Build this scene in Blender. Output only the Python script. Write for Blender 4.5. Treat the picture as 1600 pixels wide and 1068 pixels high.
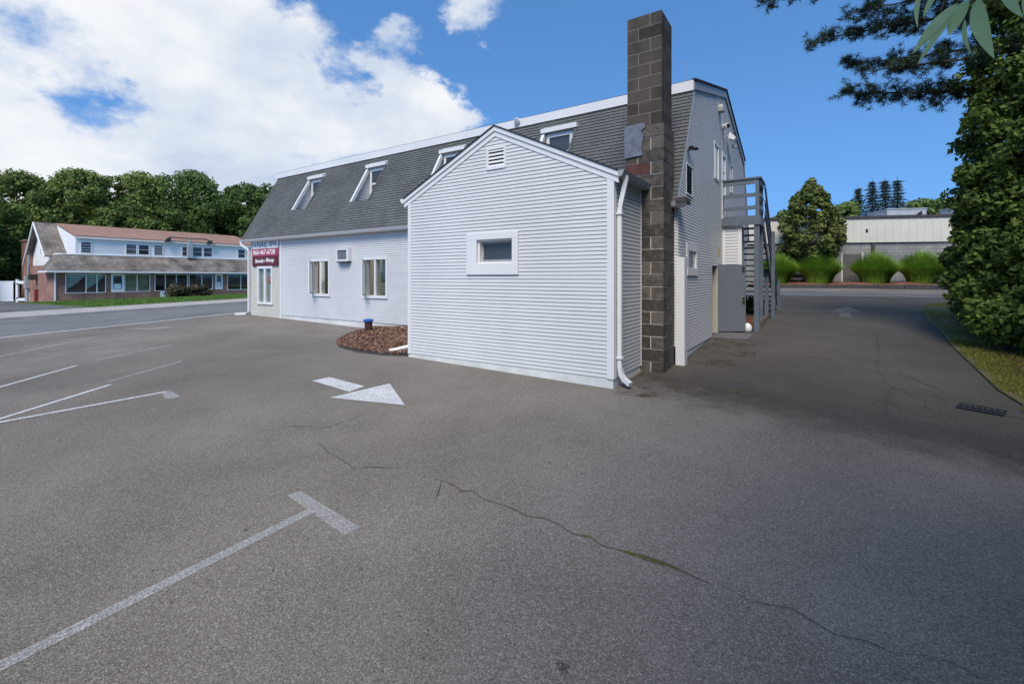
import bpy, math, random
import numpy as np
from mathutils import Vector, Matrix
random.seed(7)
for o in list(bpy.data.objects): bpy.data.objects.remove(o)
S = bpy.context.scene
COL = S.collection
rad = math.radians

# ------------------------------------------------------------------ camera, sky, sun, exposure
TH = rad(33.5)
cd = bpy.data.cameras.new('camera'); cam = bpy.data.objects.new('camera', cd); COL.objects.link(cam)
cam.location = (2.44, -6.30, 1.595); cam.rotation_euler = (rad(90), 0, TH)
cd.sensor_width = 36; cd.lens = 36*720/1600; cd.shift_y = -101/1600
cd.clip_start = .05; cd.clip_end = 3000
S.camera = cam
SUN_AZ, SUN_EL = rad(161), rad(50)          # compass-like angle (clockwise from +Y) towards the sun
sdir = Vector((math.sin(SUN_AZ)*math.cos(SUN_EL), math.cos(SUN_AZ)*math.cos(SUN_EL), math.sin(SUN_EL)))
sl = bpy.data.lights.new('sun', 'SUN'); sl.energy = 2.0; sl.angle = rad(28); sl.color = (1, .925, .81)
so = bpy.data.objects.new('sun', sl); COL.objects.link(so)
so.rotation_euler = sdir.to_track_quat('Z', 'Y').to_euler(); so.location = sdir*60
w = bpy.data.worlds.new('World'); S.world = w; w.use_nodes = True
nt = w.node_tree; nt.nodes.clear()
def N(t, **k):
    n = nt.nodes.new(t)
    for a, b in k.items(): setattr(n, a, b)
    return n
def L(a, b): nt.links.new(a, b)
def M(op, a, b=None, c=None, clamp=False):
    n = N('ShaderNodeMath', operation=op, use_clamp=clamp)
    for i, v in enumerate((a, b, c)):
        if v is None: continue
        if isinstance(v, (int, float)): n.inputs[i].default_value = v
        else: L(v, n.inputs[i])
    return n.outputs[0]
def VM(op, a, b=None):
    n = N('ShaderNodeVectorMath', operation=op)
    for i, v in enumerate((a, b)):
        if v is None: continue
        if isinstance(v, tuple): n.inputs[i].default_value = v
        else: L(v, n.inputs[i])
    return n
out = N('ShaderNodeOutputWorld'); bg = N('ShaderNodeBackground'); bg.inputs[1].default_value = .09
sky = N('ShaderNodeTexSky', sky_type='NISHITA'); sky.sun_disc = False
sky.sun_elevation = SUN_EL; sky.sun_rotation = SUN_AZ; sky.air_density = 1.0; sky.dust_density = .1; sky.ozone_density = 2.5
hs = N('ShaderNodeHueSaturation'); hs.inputs[1].default_value = 1.22; hs.inputs[2].default_value = 1.3
tcs = N('ShaderNodeTexCoord'); L(VM('NORMALIZE', VM('ADD', VM('MULTIPLY', tcs.outputs['Generated'], (1, 1, .72)).outputs[0], (0, 0, .30)).outputs[0]).outputs[0], sky.inputs['Vector'])   # deep blue right down to the tree tops
L(sky.outputs[0], hs.inputs[4])
geo = N('ShaderNodeTexCoord'); dirv = VM('NORMALIZE', geo.outputs['Generated']).outputs[0]
stretch = VM('MULTIPLY', dirv, (1, 1, 1.7)).outputs[0]
def noise(vec, scale, detail, rough, off=(0, 0, 0), dist=0):
    n = N('ShaderNodeTexNoise'); n.inputs['Scale'].default_value = scale; n.inputs['Detail'].default_value = detail
    n.inputs['Roughness'].default_value = rough; n.inputs['Distortion'].default_value = dist
    L(VM('ADD', vec, off).outputs[0], n.inputs['Vector']); return n.outputs[0]
n1 = noise(stretch, 3.4, 10, .6, (3.1, 1.7, .4), .25)
n2 = noise(stretch, 9.0, 6, .6, (1.1, 5.2, 2.2))
bank = VM('DOT_PRODUCT', dirv, tuple(Vector((-1.24, .34, .36)).normalized())).outputs['Value']
bias = N('ShaderNodeMapRange'); bias.inputs[1].default_value = .70; bias.inputs[2].default_value = .97
bias.inputs[3].default_value = -.15; bias.inputs[4].default_value = .21; L(bank, bias.inputs[0])
dens = M('ADD', M('ADD', n1, bias.outputs[0]), M('MULTIPLY', M('SUBTRACT', n2, .5), .24))
PUFFS = [(745, 5, 75, .27), (905, 60, 42, .17), (1212, 172, 24, .18), (625, 195, 95, .19), (715, 188, 75, .26), (615, 75, 75, .24), (655, 55, 50, .2), (180, 40, 330, .14), (250, 240, 260, .10), (150, 152, 75, -.22), (15, 315, 80, -.2), (560, 20, 130, -.30), (690, 90, 90, -.16), (545, 140, 50, -.12), (860, 150, 140, -.2)]
wn = N('ShaderNodeTexNoise'); wn.inputs['Scale'].default_value = 7; wn.inputs['Detail'].default_value = 6; wn.inputs['Roughness'].default_value = .62; L(stretch, wn.inputs['Vector'])
wob = VM('SCALE', VM('SUBTRACT', wn.outputs['Color'], (.5, .5, .5)).outputs[0]); wob.inputs['Scale'].default_value = .30
dirp = VM('NORMALIZE', VM('ADD', dirv, wob.outputs[0]).outputs[0]).outputs[0]
for (px, py, r, st) in PUFFS:      # single clouds and gaps, each at its own bearing in the sky
    u_, w_ = (px-800)/720, (433-py)/720
    dv = Vector((-math.sin(TH)+u_*math.cos(TH), math.cos(TH)+u_*math.sin(TH), w_)); k_ = 720*(1+u_*u_)**.5/dv.length
    ang = M('ARCCOSINE', VM('DOT_PRODUCT', dirp, tuple(dv.normalized())).outputs['Value'])
    mr_ = N('ShaderNodeMapRange', interpolation_type='SMOOTHSTEP'); mr_.inputs[1].default_value = 0; mr_.inputs[2].default_value = r/720*1.15/(1+u_*u_)**.5; mr_.inputs[3].default_value = st; mr_.inputs[4].default_value = 0
    L(ang, mr_.inputs[0]); dens = M('ADD', dens, mr_.outputs[0])
cf = N('ShaderNodeMapRange', interpolation_type='SMOOTHSTEP'); cf.inputs[1].default_value = .51; cf.inputs[2].default_value = .74
L(dens, cf.inputs[0])
shade = N('ShaderNodeMapRange'); shade.inputs[1].default_value = .3; shade.inputs[2].default_value = .75
shade.inputs[3].default_value = 4.6; shade.inputs[4].default_value = 5.9
L(noise(stretch, 4.2, 5, .55, (8, 2, 5)), shade.inputs[0])
ccm = N('ShaderNodeMix', data_type='RGBA'); ccm.inputs[6].default_value = (.62, .76, 1, 1); ccm.inputs[7].default_value = (.95, .97, 1, 1); cmr = N('ShaderNodeMapRange'); cmr.inputs[1].default_value = 4.5; cmr.inputs[2].default_value = 5.5; L(shade.outputs[0], cmr.inputs[0]); L(cmr.outputs[0], ccm.inputs[0])
ccol = VM('SCALE', ccm.outputs[2]); L(shade.outputs[0], ccol.inputs['Scale'])
mx = N('ShaderNodeMix', data_type='RGBA'); L(M('MULTIPLY', cf.outputs[0], .96), mx.inputs[0])
L(hs.outputs[0], mx.inputs[6]); L(ccol.outputs[0], mx.inputs[7])
L(mx.outputs[2], bg.inputs[0]); L(bg.outputs[0], out.inputs[0])
S.view_settings.view_transform = 'Standard'; S.view_settings.look = 'None'
S.view_settings.exposure = 0.96; S.view_settings.gamma = 1; S.view_settings.use_curve_mapping = False
S.render.engine = 'CYCLES'

# ------------------------------------------------------------------ materials
MATS = {}
def pm(name, col, rough=.6, var=.12, scale=3., bump=0., bscale=60., metal=0., spec=.5, col2=None, isl=0., objr=0., trans=0., emit=0., stretch=(1, 1, 1), detail=5):
    """procedural material: colour broken by noise in world position"""
    m = bpy.data.materials.new(name); m.use_nodes = True; t = m.node_tree; b = t.nodes['Principled BSDF']
    b.inputs['Roughness'].default_value = rough; b.inputs['Metallic'].default_value = metal
    b.inputs['Specular IOR Level'].default_value = spec
    g = t.nodes.new('ShaderNodeNewGeometry')
    mp = t.nodes.new('ShaderNodeVectorMath'); mp.operation = 'MULTIPLY'; mp.inputs[1].default_value = stretch
    t.links.new(g.outputs['Position'], mp.inputs[0])
    n = t.nodes.new('ShaderNodeTexNoise'); n.inputs['Scale'].default_value = scale; n.inputs['Detail'].default_value = detail
    n.inputs['Roughness'].default_value = .6; t.links.new(mp.outputs[0], n.inputs['Vector'])
    r = t.nodes.new('ShaderNodeValToRGB'); c = np.array(col[:3])
    if col2 is None: a, d = c*(1-var), np.minimum(c*(1+var), 1)
    else: a, d = c, np.array(col2[:3])
    r.color_ramp.elements[0].position = .32; r.color_ramp.elements[1].position = .68
    r.color_ramp.elements[0].color = (*a, 1); r.color_ramp.elements[1].color = (*d, 1)
    src = n.outputs[0]
    if isl:
        ad = t.nodes.new('ShaderNodeMath'); ad.operation = 'MULTIPLY_ADD'; ad.inputs[1].default_value = isl; 
        sb = t.nodes.new('ShaderNodeMath'); sb.operation = 'SUBTRACT'; sb.inputs[1].default_value = .5
        t.links.new(g.outputs['Random Per Island'], sb.inputs[0]); t.links.new(sb.outputs[0], ad.inputs[0]); t.links.new(src, ad.inputs[2]); src = ad.outputs[0]
    if objr:
        oi = t.nodes.new('ShaderNodeObjectInfo'); ma = t.nodes.new('ShaderNodeMath'); ma.operation = 'MULTIPLY_ADD'; ma.inputs[1].default_value = objr; mb = t.nodes.new('ShaderNodeMath'); mb.operation = 'SUBTRACT'; mb.inputs[1].default_value = .5
        t.links.new(oi.outputs['Random'], mb.inputs[0]); t.links.new(mb.outputs[0], ma.inputs[0]); t.links.new(src, ma.inputs[2]); src = ma.outputs[0]
    t.links.new(src, r.inputs[0]); t.links.new(r.outputs[0], b.inputs['Base Color'])
    if bump:
        n2 = t.nodes.new('ShaderNodeTexNoise'); n2.inputs['Scale'].default_value = bscale; n2.inputs['Detail'].default_value = 4
        t.links.new(mp.outputs[0], n2.inputs['Vector'])
        bp = t.nodes.new('ShaderNodeBump'); bp.inputs['Strength'].default_value = 1; bp.inputs['Distance'].default_value = bump
        t.links.new(n2.outputs[0], bp.inputs['Height']); t.links.new(bp.outputs[0], b.inputs['Normal'])
    if emit:
        b.inputs['Emission Color'].default_value = (*col[:3], 1); b.inputs['Emission Strength'].default_value = emit
    if trans:
        tr = t.nodes.new('ShaderNodeBsdfTranslucent'); t.links.new(r.outputs[0], tr.inputs[0])
        ms = t.nodes.new('ShaderNodeMixShader'); ms.inputs[0].default_value = trans
        t.links.new(b.outputs[0], ms.inputs[1]); t.links.new(tr.outputs[0], ms.inputs[2]); t.links.new(ms.outputs[0], t.nodes['Material Output'].inputs[0])
    MATS[name] = m; return m
def nodes(m): return m.node_tree.nodes, m.node_tree.links, m.node_tree.nodes['Principled BSDF']

def asphalt(name, dark, light, stone, speck=.5, patch=.8):
    m = pm(name, dark, .88, col2=light, scale=patch, detail=8, spec=.25); n, l, b = nodes(m)
    g = n['Geometry'] if 'Geometry' in n else [x for x in n if x.type == 'NEW_GEOMETRY'][0]
    base = [x for x in n if x.type == 'VALTORGB'][0].outputs[0]
    v = n.new('ShaderNodeTexVoronoi'); v.inputs['Scale'].default_value = 150; l.new(g.outputs['Position'], v.inputs['Vector'])
    sp = n.new('ShaderNodeSeparateColor'); l.new(v.outputs['Color'], sp.inputs[0])
    rp = n.new('ShaderNodeMapRange'); rp.inputs[1].default_value = .62; rp.inputs[2].default_value = 1; rp.inputs[4].default_value = speck
    l.new(sp.outputs[0], rp.inputs[0])
    dk = n.new('ShaderNodeMapRange'); dk.inputs[1].default_value = .0; dk.inputs[2].default_value = .4; dk.inputs[3].default_value = .55; dk.inputs[4].default_value = 1.
    l.new(sp.outputs[1], dk.inputs[0])
    mu = n.new('ShaderNodeMix'); mu.data_type = 'RGBA'; mu.blend_type = 'MULTIPLY'; mu.inputs[0].default_value = 1
    l.new(base, mu.inputs[6]); l.new(dk.outputs[0], mu.inputs[7])
    mi = n.new('ShaderNodeMix'); mi.data_type = 'RGBA'; l.new(rp.outputs[0], mi.inputs[0]); l.new(mu.outputs[2], mi.inputs[6]); mi.inputs[7].default_value = (*stone, 1)
    big = n.new('ShaderNodeTexNoise'); big.inputs['Scale'].default_value = .22; big.inputs['Detail'].default_value = 5; big.inputs['Distortion'].default_value = .6; l.new(g.outputs['Position'], big.inputs['Vector'])
    bm = n.new('ShaderNodeMapRange'); bm.inputs[1].default_value = .3; bm.inputs[2].default_value = .7; bm.inputs[3].default_value = .80; bm.inputs[4].default_value = 1.14; l.new(big.outputs[0], bm.inputs[0])
    m2 = n.new('ShaderNodeMix'); m2.data_type = 'RGBA'; m2.blend_type = 'MULTIPLY'; m2.inputs[0].default_value = 1; l.new(mi.outputs[2], m2.inputs[6]); l.new(bm.outputs[0], m2.inputs[7])
    l.new(m2.outputs[2], b.inputs['Base Color'])
    bp = n.new('ShaderNodeBump'); bp.inputs['Distance'].default_value = .004; bp.inputs['Strength'].default_value = .6
    l.new(v.outputs['Distance'], bp.inputs['Height']); bp.invert = True; l.new(bp.outputs[0], b.inputs['Normal'])
    return m
asphalt('asphalt', (.142, .123, .101), (.198, .173, .143), (.46, .42, .37), .5)
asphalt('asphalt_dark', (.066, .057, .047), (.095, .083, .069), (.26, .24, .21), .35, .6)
asphalt('asphalt_street', (.15, .149, .148), (.20, .198, .197), (.36, .36, .36), .35)
asphalt('asphalt_lane', (.105, .105, .105), (.15, .15, .15), (.3, .3, .3), .3)
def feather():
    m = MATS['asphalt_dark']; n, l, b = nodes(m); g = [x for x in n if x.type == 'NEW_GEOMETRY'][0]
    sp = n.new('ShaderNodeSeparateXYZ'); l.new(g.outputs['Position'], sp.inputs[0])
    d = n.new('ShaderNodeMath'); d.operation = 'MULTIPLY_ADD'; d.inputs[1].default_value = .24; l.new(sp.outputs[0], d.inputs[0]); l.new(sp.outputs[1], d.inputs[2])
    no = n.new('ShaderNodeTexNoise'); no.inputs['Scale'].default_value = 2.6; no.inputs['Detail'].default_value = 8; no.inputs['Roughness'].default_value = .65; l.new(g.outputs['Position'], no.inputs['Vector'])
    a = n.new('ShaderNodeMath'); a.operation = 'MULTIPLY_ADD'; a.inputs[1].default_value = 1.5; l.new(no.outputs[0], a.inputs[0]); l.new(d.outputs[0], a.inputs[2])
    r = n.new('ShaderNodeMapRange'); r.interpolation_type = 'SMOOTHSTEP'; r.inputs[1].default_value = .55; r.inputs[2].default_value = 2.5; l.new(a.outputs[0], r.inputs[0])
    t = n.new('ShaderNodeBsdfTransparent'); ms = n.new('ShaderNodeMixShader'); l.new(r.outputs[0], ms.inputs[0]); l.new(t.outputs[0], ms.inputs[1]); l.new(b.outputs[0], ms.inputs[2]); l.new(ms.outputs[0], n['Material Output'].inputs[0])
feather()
pm('siding', (.64, .63, .615), .5, .055, .9, .0006, 40, stretch=(1, 1, .35), isl=.45)
pm('trim', (.70, .69, .675), .45, .03, 1.5)
pm('foundation_paint', (.62, .62, .58), .75, .14, 2.2, .003, 30)
pm('shingle', (.088, .091, .088), .9, col2=(.122, .126, .122), scale=1.6, bump=.002, bscale=140, isl=.22)
pm('shingle_edge', (.02, .021, .022), .9)
pm('stucco', (.52, .50, .43), .95, .22, 26, .006, 70)
pm('block_split', (.048, .040, .034), .95, col2=(.125, .108, .092), scale=9, bump=.012, bscale=45, objr=.4)
pm('block_smooth', (.042, .033, .027), .92, col2=(.078, .063, .052), scale=3.5, bump=.002, bscale=90, objr=.45)
pm('block_soot', (.024, .02, .017), .95, col2=(.075, .061, .05), scale=3.2, bump=.002, bscale=90, objr=.4)
pm('block_red', (.10, .035, .03), .85, .3, 6)
pm('mortar', (.50, .46, .40), .95, .25, 14, .003, 60)
pm('mortar_dark', (.22, .195, .17), .95, .2, 12)
pm('flashing', (.16, .17, .19), .5, .3, 9, .003, 25, metal=.3)
pm('grey_paint', (.105, .128, .155), .5, .13, 3, .001, 20)
pm('grey_door', (.13, .145, .165), .45, .06, 2)
pm('gutter_grey', (.30, .32, .34), .5, .1)
pm('weathered', (.06, .055, .05), .9, .3, 8)  # on the eave return this dark tone is painted shade
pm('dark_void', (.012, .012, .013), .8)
pm('room', (.36, .35, .32), .9, .1)
pm('backing_grey', (.30, .31, .27), .9, .12, 6)
pm('beige', (.42, .38, .31), .8, .1)
pm('black', (.012, .012, .013), .4)
pm('metal_dark', (.05, .05, .052), .5, .2, metal=.6)
pm('sign_white', (.74, .77, .80), .4, .04)
pm('sign_pink', (.38, .05, .10), .4, .08)
pm('sign_maroon', (.095, .009, .010), .4, .1)
pm('ink_dark', (.02, .05, .075), .5)
pm('ink_white', (.82, .80, .78), .5, .02)
pm('neon_red', (.75, .09, .07), .4)
pm('yellow', (.50, .40, .07), .6, .25, 20)
pm('brass', (.35, .25, .08), .35, metal=.9)
pm('rust', (.05, .022, .014), .9, .5, 18, .003, 60)
pm('blue_cap', (.02, .10, .38), .45, .2, 12)
pm('mulch', (.13, .058, .034), .95, col2=(.36, .22, .15), scale=16, bump=.02, bscale=30, isl=.9)
pm('mulch_red', (.12, .042, .022), .95, col2=(.21, .085, .048), scale=3, isl=.6)
pm('kerb', (.055, .053, .052), .95, .3, 5, .006, 30)
pm('concrete', (.38, .35, .31), .9, .14, 1.2, .003, 40)
pm('crack', (.055, .049, .043), .95)
pm('crack_rust', (.12, .088, .064), .95, .3, 9)
pm('stain', (.055, .05, .045), .7, .2)
pm('moss', (.055, .05, .012), .95, col2=(.07, .042, .02), scale=4)
pm('grass_soil', (.075, .075, .022), .95, col2=(.12, .09, .04), scale=1.3)
pm('lawn', (.085, .15, .022), .95, col2=(.13, .20, .04), scale=.5)
pm('litter', (.20, .095, .055), .95, col2=(.12, .07, .035), scale=5, isl=.5)
pm('blade', (.14, .16, .018), .8, col2=(.26, .25, .04), scale=1.3, isl=.6, trans=.25)
pm('lawn_blade', (.085, .17, .02), .8, col2=(.15, .24, .04), scale=.4, isl=.5, trans=.25)
pm('fountain_blade', (.13, .26, .018), .7, col2=(.27, .42, .045), scale=.8, isl=.7, trans=.3)
pm('bark', (.05, .04, .032), .95, .35, 7, .012, 20)
pm('leaf_near', (.045, .085, .012), .75, col2=(.135, .20, .030), scale=1.1, isl=.75, trans=.28)
pm('leaf_wood', (.10, .15, .03), .85, col2=(.24, .29, .065), scale=.22, isl=.5, trans=.25)
pm('leaf_wood_dark', (.07, .125, .025), .85, col2=(.155, .22, .048), scale=.22, isl=.5, trans=.25)
pm('leaf_light', (.10, .16, .035), .8, col2=(.18, .25, .06), scale=.3, isl=.5, trans=.25)
pm('leaf_cedar', (.06, .10, .016), .8, col2=(.17, .185, .04), scale=1.4, isl=.6, trans=.15)
pm('needle', (.008, .024, .009), .6, col2=(.022, .048, .016), scale=1.5, isl=.6, trans=.1)
pm('spruce', (.015, .035, .022), .7, col2=(.035, .06, .038), scale=.6, isl=.5, trans=.1)
pm('leaf_blue', (.30, .50, .24), .35, col2=(.42, .60, .40), scale=9, trans=.55)
pm('shrub_brown', (.035, .03, .014), .8, col2=(.08, .07, .03), scale=2, isl=.6)
pm('white_vinyl', (.80, .82, .84), .4, .03)
pm('house_white', (.84, .84, .83), .55, .03)
pm('house_roof', (.27, .15, .105), .95, col2=(.34, .20, .145), scale=1.2)
pm('curtain', (.55, .58, .56), .9, .1, 5)
pm('curtain_yellow', (.42, .38, .22), .9, .15, 6, stretch=(1, 6, .3))
pm('bollard_red', (.30, .03, .025), .6, .25, 6)
pm('cream_metal', (.60, .58, .49), .6, .05, 1.2)
pm('brown_metal', (.055, .045, .04), .6, .15)
pm('far_door', (.10, .09, .085), .6, .1)
pm('hvac', (.42, .44, .45), .5, .12, metal=.2)
pm('car_paint', (.55, .57, .59), .3, .03, metal=.3)
pm('tyre', (.02, .02, .02), .9)
pm('roof_grey', (.085, .09, .085), .9, .15, 3)
pm('lamp_glow', (1., .78, .45), .5, emit=3.)
def glass(name, col, rough=.06):
    m = pm(name, col, rough, .05, spec=.8); return m
glass('glass_dark', (.018, .02, .024)); glass('glass_grey', (.10, .105, .11)); glass('glass_pale', (.30, .34, .36)); glass('glass_sky', (.45, .50, .58)); glass('screen', (.045, .046, .05), .35)
def clear_glass():
    m = bpy.data.materials.new('clear_glass'); m.use_nodes = True; t = m.node_tree; t.nodes.clear()
    o = t.nodes.new('ShaderNodeOutputMaterial'); a = t.nodes.new('ShaderNodeBsdfTransparent'); a.inputs[0].default_value = (.82, .86, .84, 1)
    g = t.nodes.new('ShaderNodeBsdfGlossy'); g.inputs['Roughness'].default_value = .03
    lw = t.nodes.new('ShaderNodeLayerWeight'); lw.inputs[0].default_value = .5; pw = t.nodes.new('ShaderNodeMath'); pw.operation = 'POWER'; pw.inputs[1].default_value = 4; t.links.new(lw.outputs['Facing'], pw.inputs[0]); f = t.nodes.new('ShaderNodeMath'); f.operation = 'MULTIPLY_ADD'; f.inputs[1].default_value = .5; f.inputs[2].default_value = .05; t.links.new(pw.outputs[0], f.inputs[0])
    x = t.nodes.new('ShaderNodeMixShader'); t.links.new(f.outputs[0], x.inputs[0]); t.links.new(a.outputs[0], x.inputs[1]); t.links.new(g.outputs[0], x.inputs[2]); t.links.new(x.outputs[0], o.inputs[0])
    MATS['clear_glass'] = m
clear_glass()
def patterned(name, bw, bh, c1, c2, mort, msize, rough=.9, axis='xy', offset=.5, bump=.006, noise_amt=.35, dark=None):
    """brick / block / shingle courses too small to build, laid by world position"""
    m = pm(name, c1, rough, .1); n, l, b = nodes(m)
    g = [x for x in n if x.type == 'NEW_GEOMETRY'][0]
    tc = n.new('ShaderNodeTexCoord')
    sp = n.new('ShaderNodeSeparateXYZ'); l.new(tc.outputs['Object'], sp.inputs[0])
    ad = n.new('ShaderNodeMath'); l.new(sp.outputs[0], ad.inputs[0]); l.new(sp.outputs[1], ad.inputs[1])
    cb = n.new('ShaderNodeCombineXYZ'); l.new(ad.outputs[0], cb.inputs[0]); l.new(sp.outputs[2], cb.inputs[1])
    t = n.new('ShaderNodeTexBrick'); t.inputs['Scale'].default_value = 1; t.inputs['Brick Width'].default_value = bw; t.inputs['Row Height'].default_value = bh
    t.inputs['Mortar Size'].default_value = msize; t.offset = offset
    for i, c in enumerate((c1, c2, mort)): t.inputs[i+1].default_value = (*c, 1)
    l.new(cb.outputs[0], t.inputs['Vector'])
    no = n.new('ShaderNodeTexNoise'); no.inputs['Scale'].default_value = .9; no.inputs['Detail'].default_value = 6; l.new(tc.outputs['Object'], no.inputs['Vector'])
    mr = n.new('ShaderNodeMapRange'); mr.inputs[1].default_value = .3; mr.inputs[2].default_value = .7; mr.inputs[3].default_value = 1-noise_amt; mr.inputs[4].default_value = 1+noise_amt*.6
    l.new(no.outputs[0], mr.inputs[0])
    mu = n.new('ShaderNodeMix'); mu.data_type = 'RGBA'; mu.blend_type = 'MULTIPLY'; mu.inputs[0].default_value = 1; l.new(t.outputs[0], mu.inputs[6]); l.new(mr.outputs[0], mu.inputs[7])
    l.new(mu.outputs[2], b.inputs['Base Color'])
    bp = n.new('ShaderNodeBump'); bp.inputs['Distance'].default_value = bump; bp.invert = True; l.new(t.outputs['Fac'], bp.inputs['Height']); l.new(bp.outputs[0], b.inputs['Normal'])
    return m
patterned('brick', .21, .075, (.33, .135, .095), (.23, .09, .068), (.40, .33, .28), .008)
patterned('brick_pale', .21, .075, (.36, .17, .125), (.30, .14, .10), (.40, .32, .27), .008)
patterned('skirt_shingle', .3, .12, (.30, .255, .21), (.20, .17, .14), (.09, .078, .066), .012, noise_amt=.6)
patterned('block_far', .4, .2, (.30, .295, .28), (.255, .25, .24), (.20, .195, .19), .012)
patterned('house_siding', 30, .115, (.85, .85, .84), (.85, .85, .84), (.6, .6, .6), .008, noise_amt=.05)
def worn_paint(name, cut, soft, scale=9):
    m = pm(name, (.60, .60, .59), .8, .12, 5); n, l, b = nodes(m)
    g = [x for x in n if x.type == 'NEW_GEOMETRY'][0]
    a = n.new('ShaderNodeTexNoise'); a.inputs['Scale'].default_value = scale; a.inputs['Detail'].default_value = 9; a.inputs['Roughness'].default_value = .75; l.new(g.outputs['Position'], a.inputs['Vector'])
    r = n.new('ShaderNodeMapRange'); r.inputs[1].default_value = cut; r.inputs[2].default_value = cut+soft; l.new(a.outputs[0], r.inputs[0])
    tr = n.new('ShaderNodeBsdfTransparent'); ms = n.new('ShaderNodeMixShader'); l.new(r.outputs[0], ms.inputs[0]); l.new(tr.outputs[0], ms.inputs[1]); l.new(b.outputs[0], ms.inputs[2])
    l.new(ms.outputs[0], n['Material Output'].inputs[0]); return m
worn_paint('paint', .33, .20, 60); worn_paint('paint_worn', .40, .34, 85); worn_paint('paint_faint', .46, .40, 60); worn_paint('moss_film', .50, .22, 3.0)
worn_paint('stain', .40, .25, 70)
n, l, b = nodes(MATS['stain']); r = [x for x in n if x.type == 'VALTORGB'][0]; r.color_ramp.elements[0].color = (.035, .032, .029, 1); r.color_ramp.elements[1].color = (.05, .046, .041, 1)
for nme, c in (('moss_film', None),):
    n, l, b = nodes(MATS[nme]); r = [x for x in n if x.type == 'VALTORGB'][0]
    r.color_ramp.elements[0].color = (.05, .045, .012, 1); r.color_ramp.elements[1].color = (.075, .045, .022, 1)

# ------------------------------------------------------------------ mesh helpers
class MB:
    def __init__(s): s.v = []; s.f = []
    def poly(s, pts):
        i = len(s.v); s.v += [tuple(p) for p in pts]; s.f.append(tuple(range(i, i+len(pts)))); return s
    def box(s, x0, y0, z0, x1, y1, z1):
        i = len(s.v); s.v += [(x, y, z) for z in (z0, z1) for y in (y0, y1) for x in (x0, x1)]
        s.f += [tuple(i+k for k in q) for q in ((0, 2, 3, 1), (4, 5, 7, 6), (0, 1, 5, 4), (2, 6, 7, 3), (0, 4, 6, 2), (1, 3, 7, 5))]; return s
    def prism(s, pts, d):
        """closed outline (list of 3-D points) pushed along vector d"""
        n = len(pts); i = len(s.v); d = Vector(d); s.v += [tuple(p) for p in pts] + [tuple(Vector(p)+d) for p in pts]
        s.f.append(tuple(range(i+n-1, i-1, -1))); s.f.append(tuple(range(i+n, i+2*n)))
        s.f += [(i+k, i+(k+1) % n, i+n+(k+1) % n, i+n+k) for k in range(n)]; return s
    def tube(s, path, r, n=8, rr=None, cap=True, square=False):
        path = [Vector(p) for p in path]; i = len(s.v)
        for k, p in enumerate(path):
            t = (path[min(k+1, len(path)-1)]-path[max(k-1, 0)]).normalized()
            a = t.cross(Vector((0, 0, 1)));
            if a.length < .05: a = t.cross(Vector((0, 1, 0)))
            a.normalize(); b = t.cross(a); q = r if rr is None else rr[k]
            for j in range(n):
                an = 2*math.pi*(j+.5*square)/n; s.v.append(tuple(p+a*q*math.cos(an)+b*q*math.sin(an)))
        for k in range(len(path)-1):
            for j in range(n): s.f.append((i+k*n+j, i+k*n+(j+1) % n, i+(k+1)*n+(j+1) % n, i+(k+1)*n+j))
        if cap: s.f.append(tuple(range(i+n-1, i-1, -1))); s.f.append(tuple(range(i+(len(path)-1)*n, i+len(path)*n)))
        return s
    def lathe(s, c, prof, n=16):
        i = len(s.v); c = Vector(c)
        for r, z in prof:
            for j in range(n): s.v.append((c.x+r*math.cos(2*math.pi*j/n), c.y+r*math.sin(2*math.pi*j/n), c.z+z))
        for k in range(len(prof)-1):
            for j in range(n): s.f.append((i+k*n+j, i+k*n+(j+1) % n, i+(k+1)*n+(j+1) % n, i+(k+1)*n+j))
        s.f.append(tuple(range(i+n-1, i-1, -1))); s.f.append(tuple(range(i+(len(prof)-1)*n, i+len(prof)*n))); return s
    def build(s, name, mat, parent=None, smooth=False):
        me = bpy.data.meshes.new(name); me.from_pydata(s.v, [], s.f); me.update()
        if smooth: me.polygons.foreach_set('use_smooth', [True]*len(me.polygons))
        return link(name, me, mat, parent)
def link(name, me, mat, parent=None):
    o = bpy.data.objects.new(name, me); COL.objects.link(o)
    if mat is not None and not me.materials: me.materials.append(MATS[mat])
    if parent is not None:
        o.parent = parent; o.matrix_parent_inverse = parent.matrix_basis.inverted() if parent.type == 'EMPTY' else Matrix()
    return o
def thing(name, loc, label, cat, group=None, rz=0):
    e = bpy.data.objects.new(name, None); e.empty_display_size = .2; COL.objects.link(e)
    e.location = loc; e.rotation_euler = (0, 0, rz); bpy.context.view_layer.update()
    return tag(e, label, cat, group)
def tag(o, label, cat, group=None):
    o['label'] = label; o['category'] = cat
    if group: o['group'] = group
    return o
def struct(o): o['kind'] = 'structure'; return o
def stuff(o): o['kind'] = 'stuff'; return o
def flat_mesh(name, V, per, mat, parent=None, quads=True):
    """numpy array (n*per,3): every run of `per` vertices is one face"""
    n = len(V)//per; me = bpy.data.meshes.new(name)
    me.vertices.add(len(V)); me.vertices.foreach_set('co', V.astype(np.float32).ravel())
    me.loops.add(len(V)); me.loops.foreach_set('vertex_index', np.arange(len(V), dtype=np.int32))
    me.polygons.add(n); me.polygons.foreach_set('loop_start', np.arange(0, len(V), per, dtype=np.int32))
    me.polygons.foreach_set('loop_total', np.full(n, per, dtype=np.int32)); me.update(calc_edges=True)
    return link(name, me, mat, parent)

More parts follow.
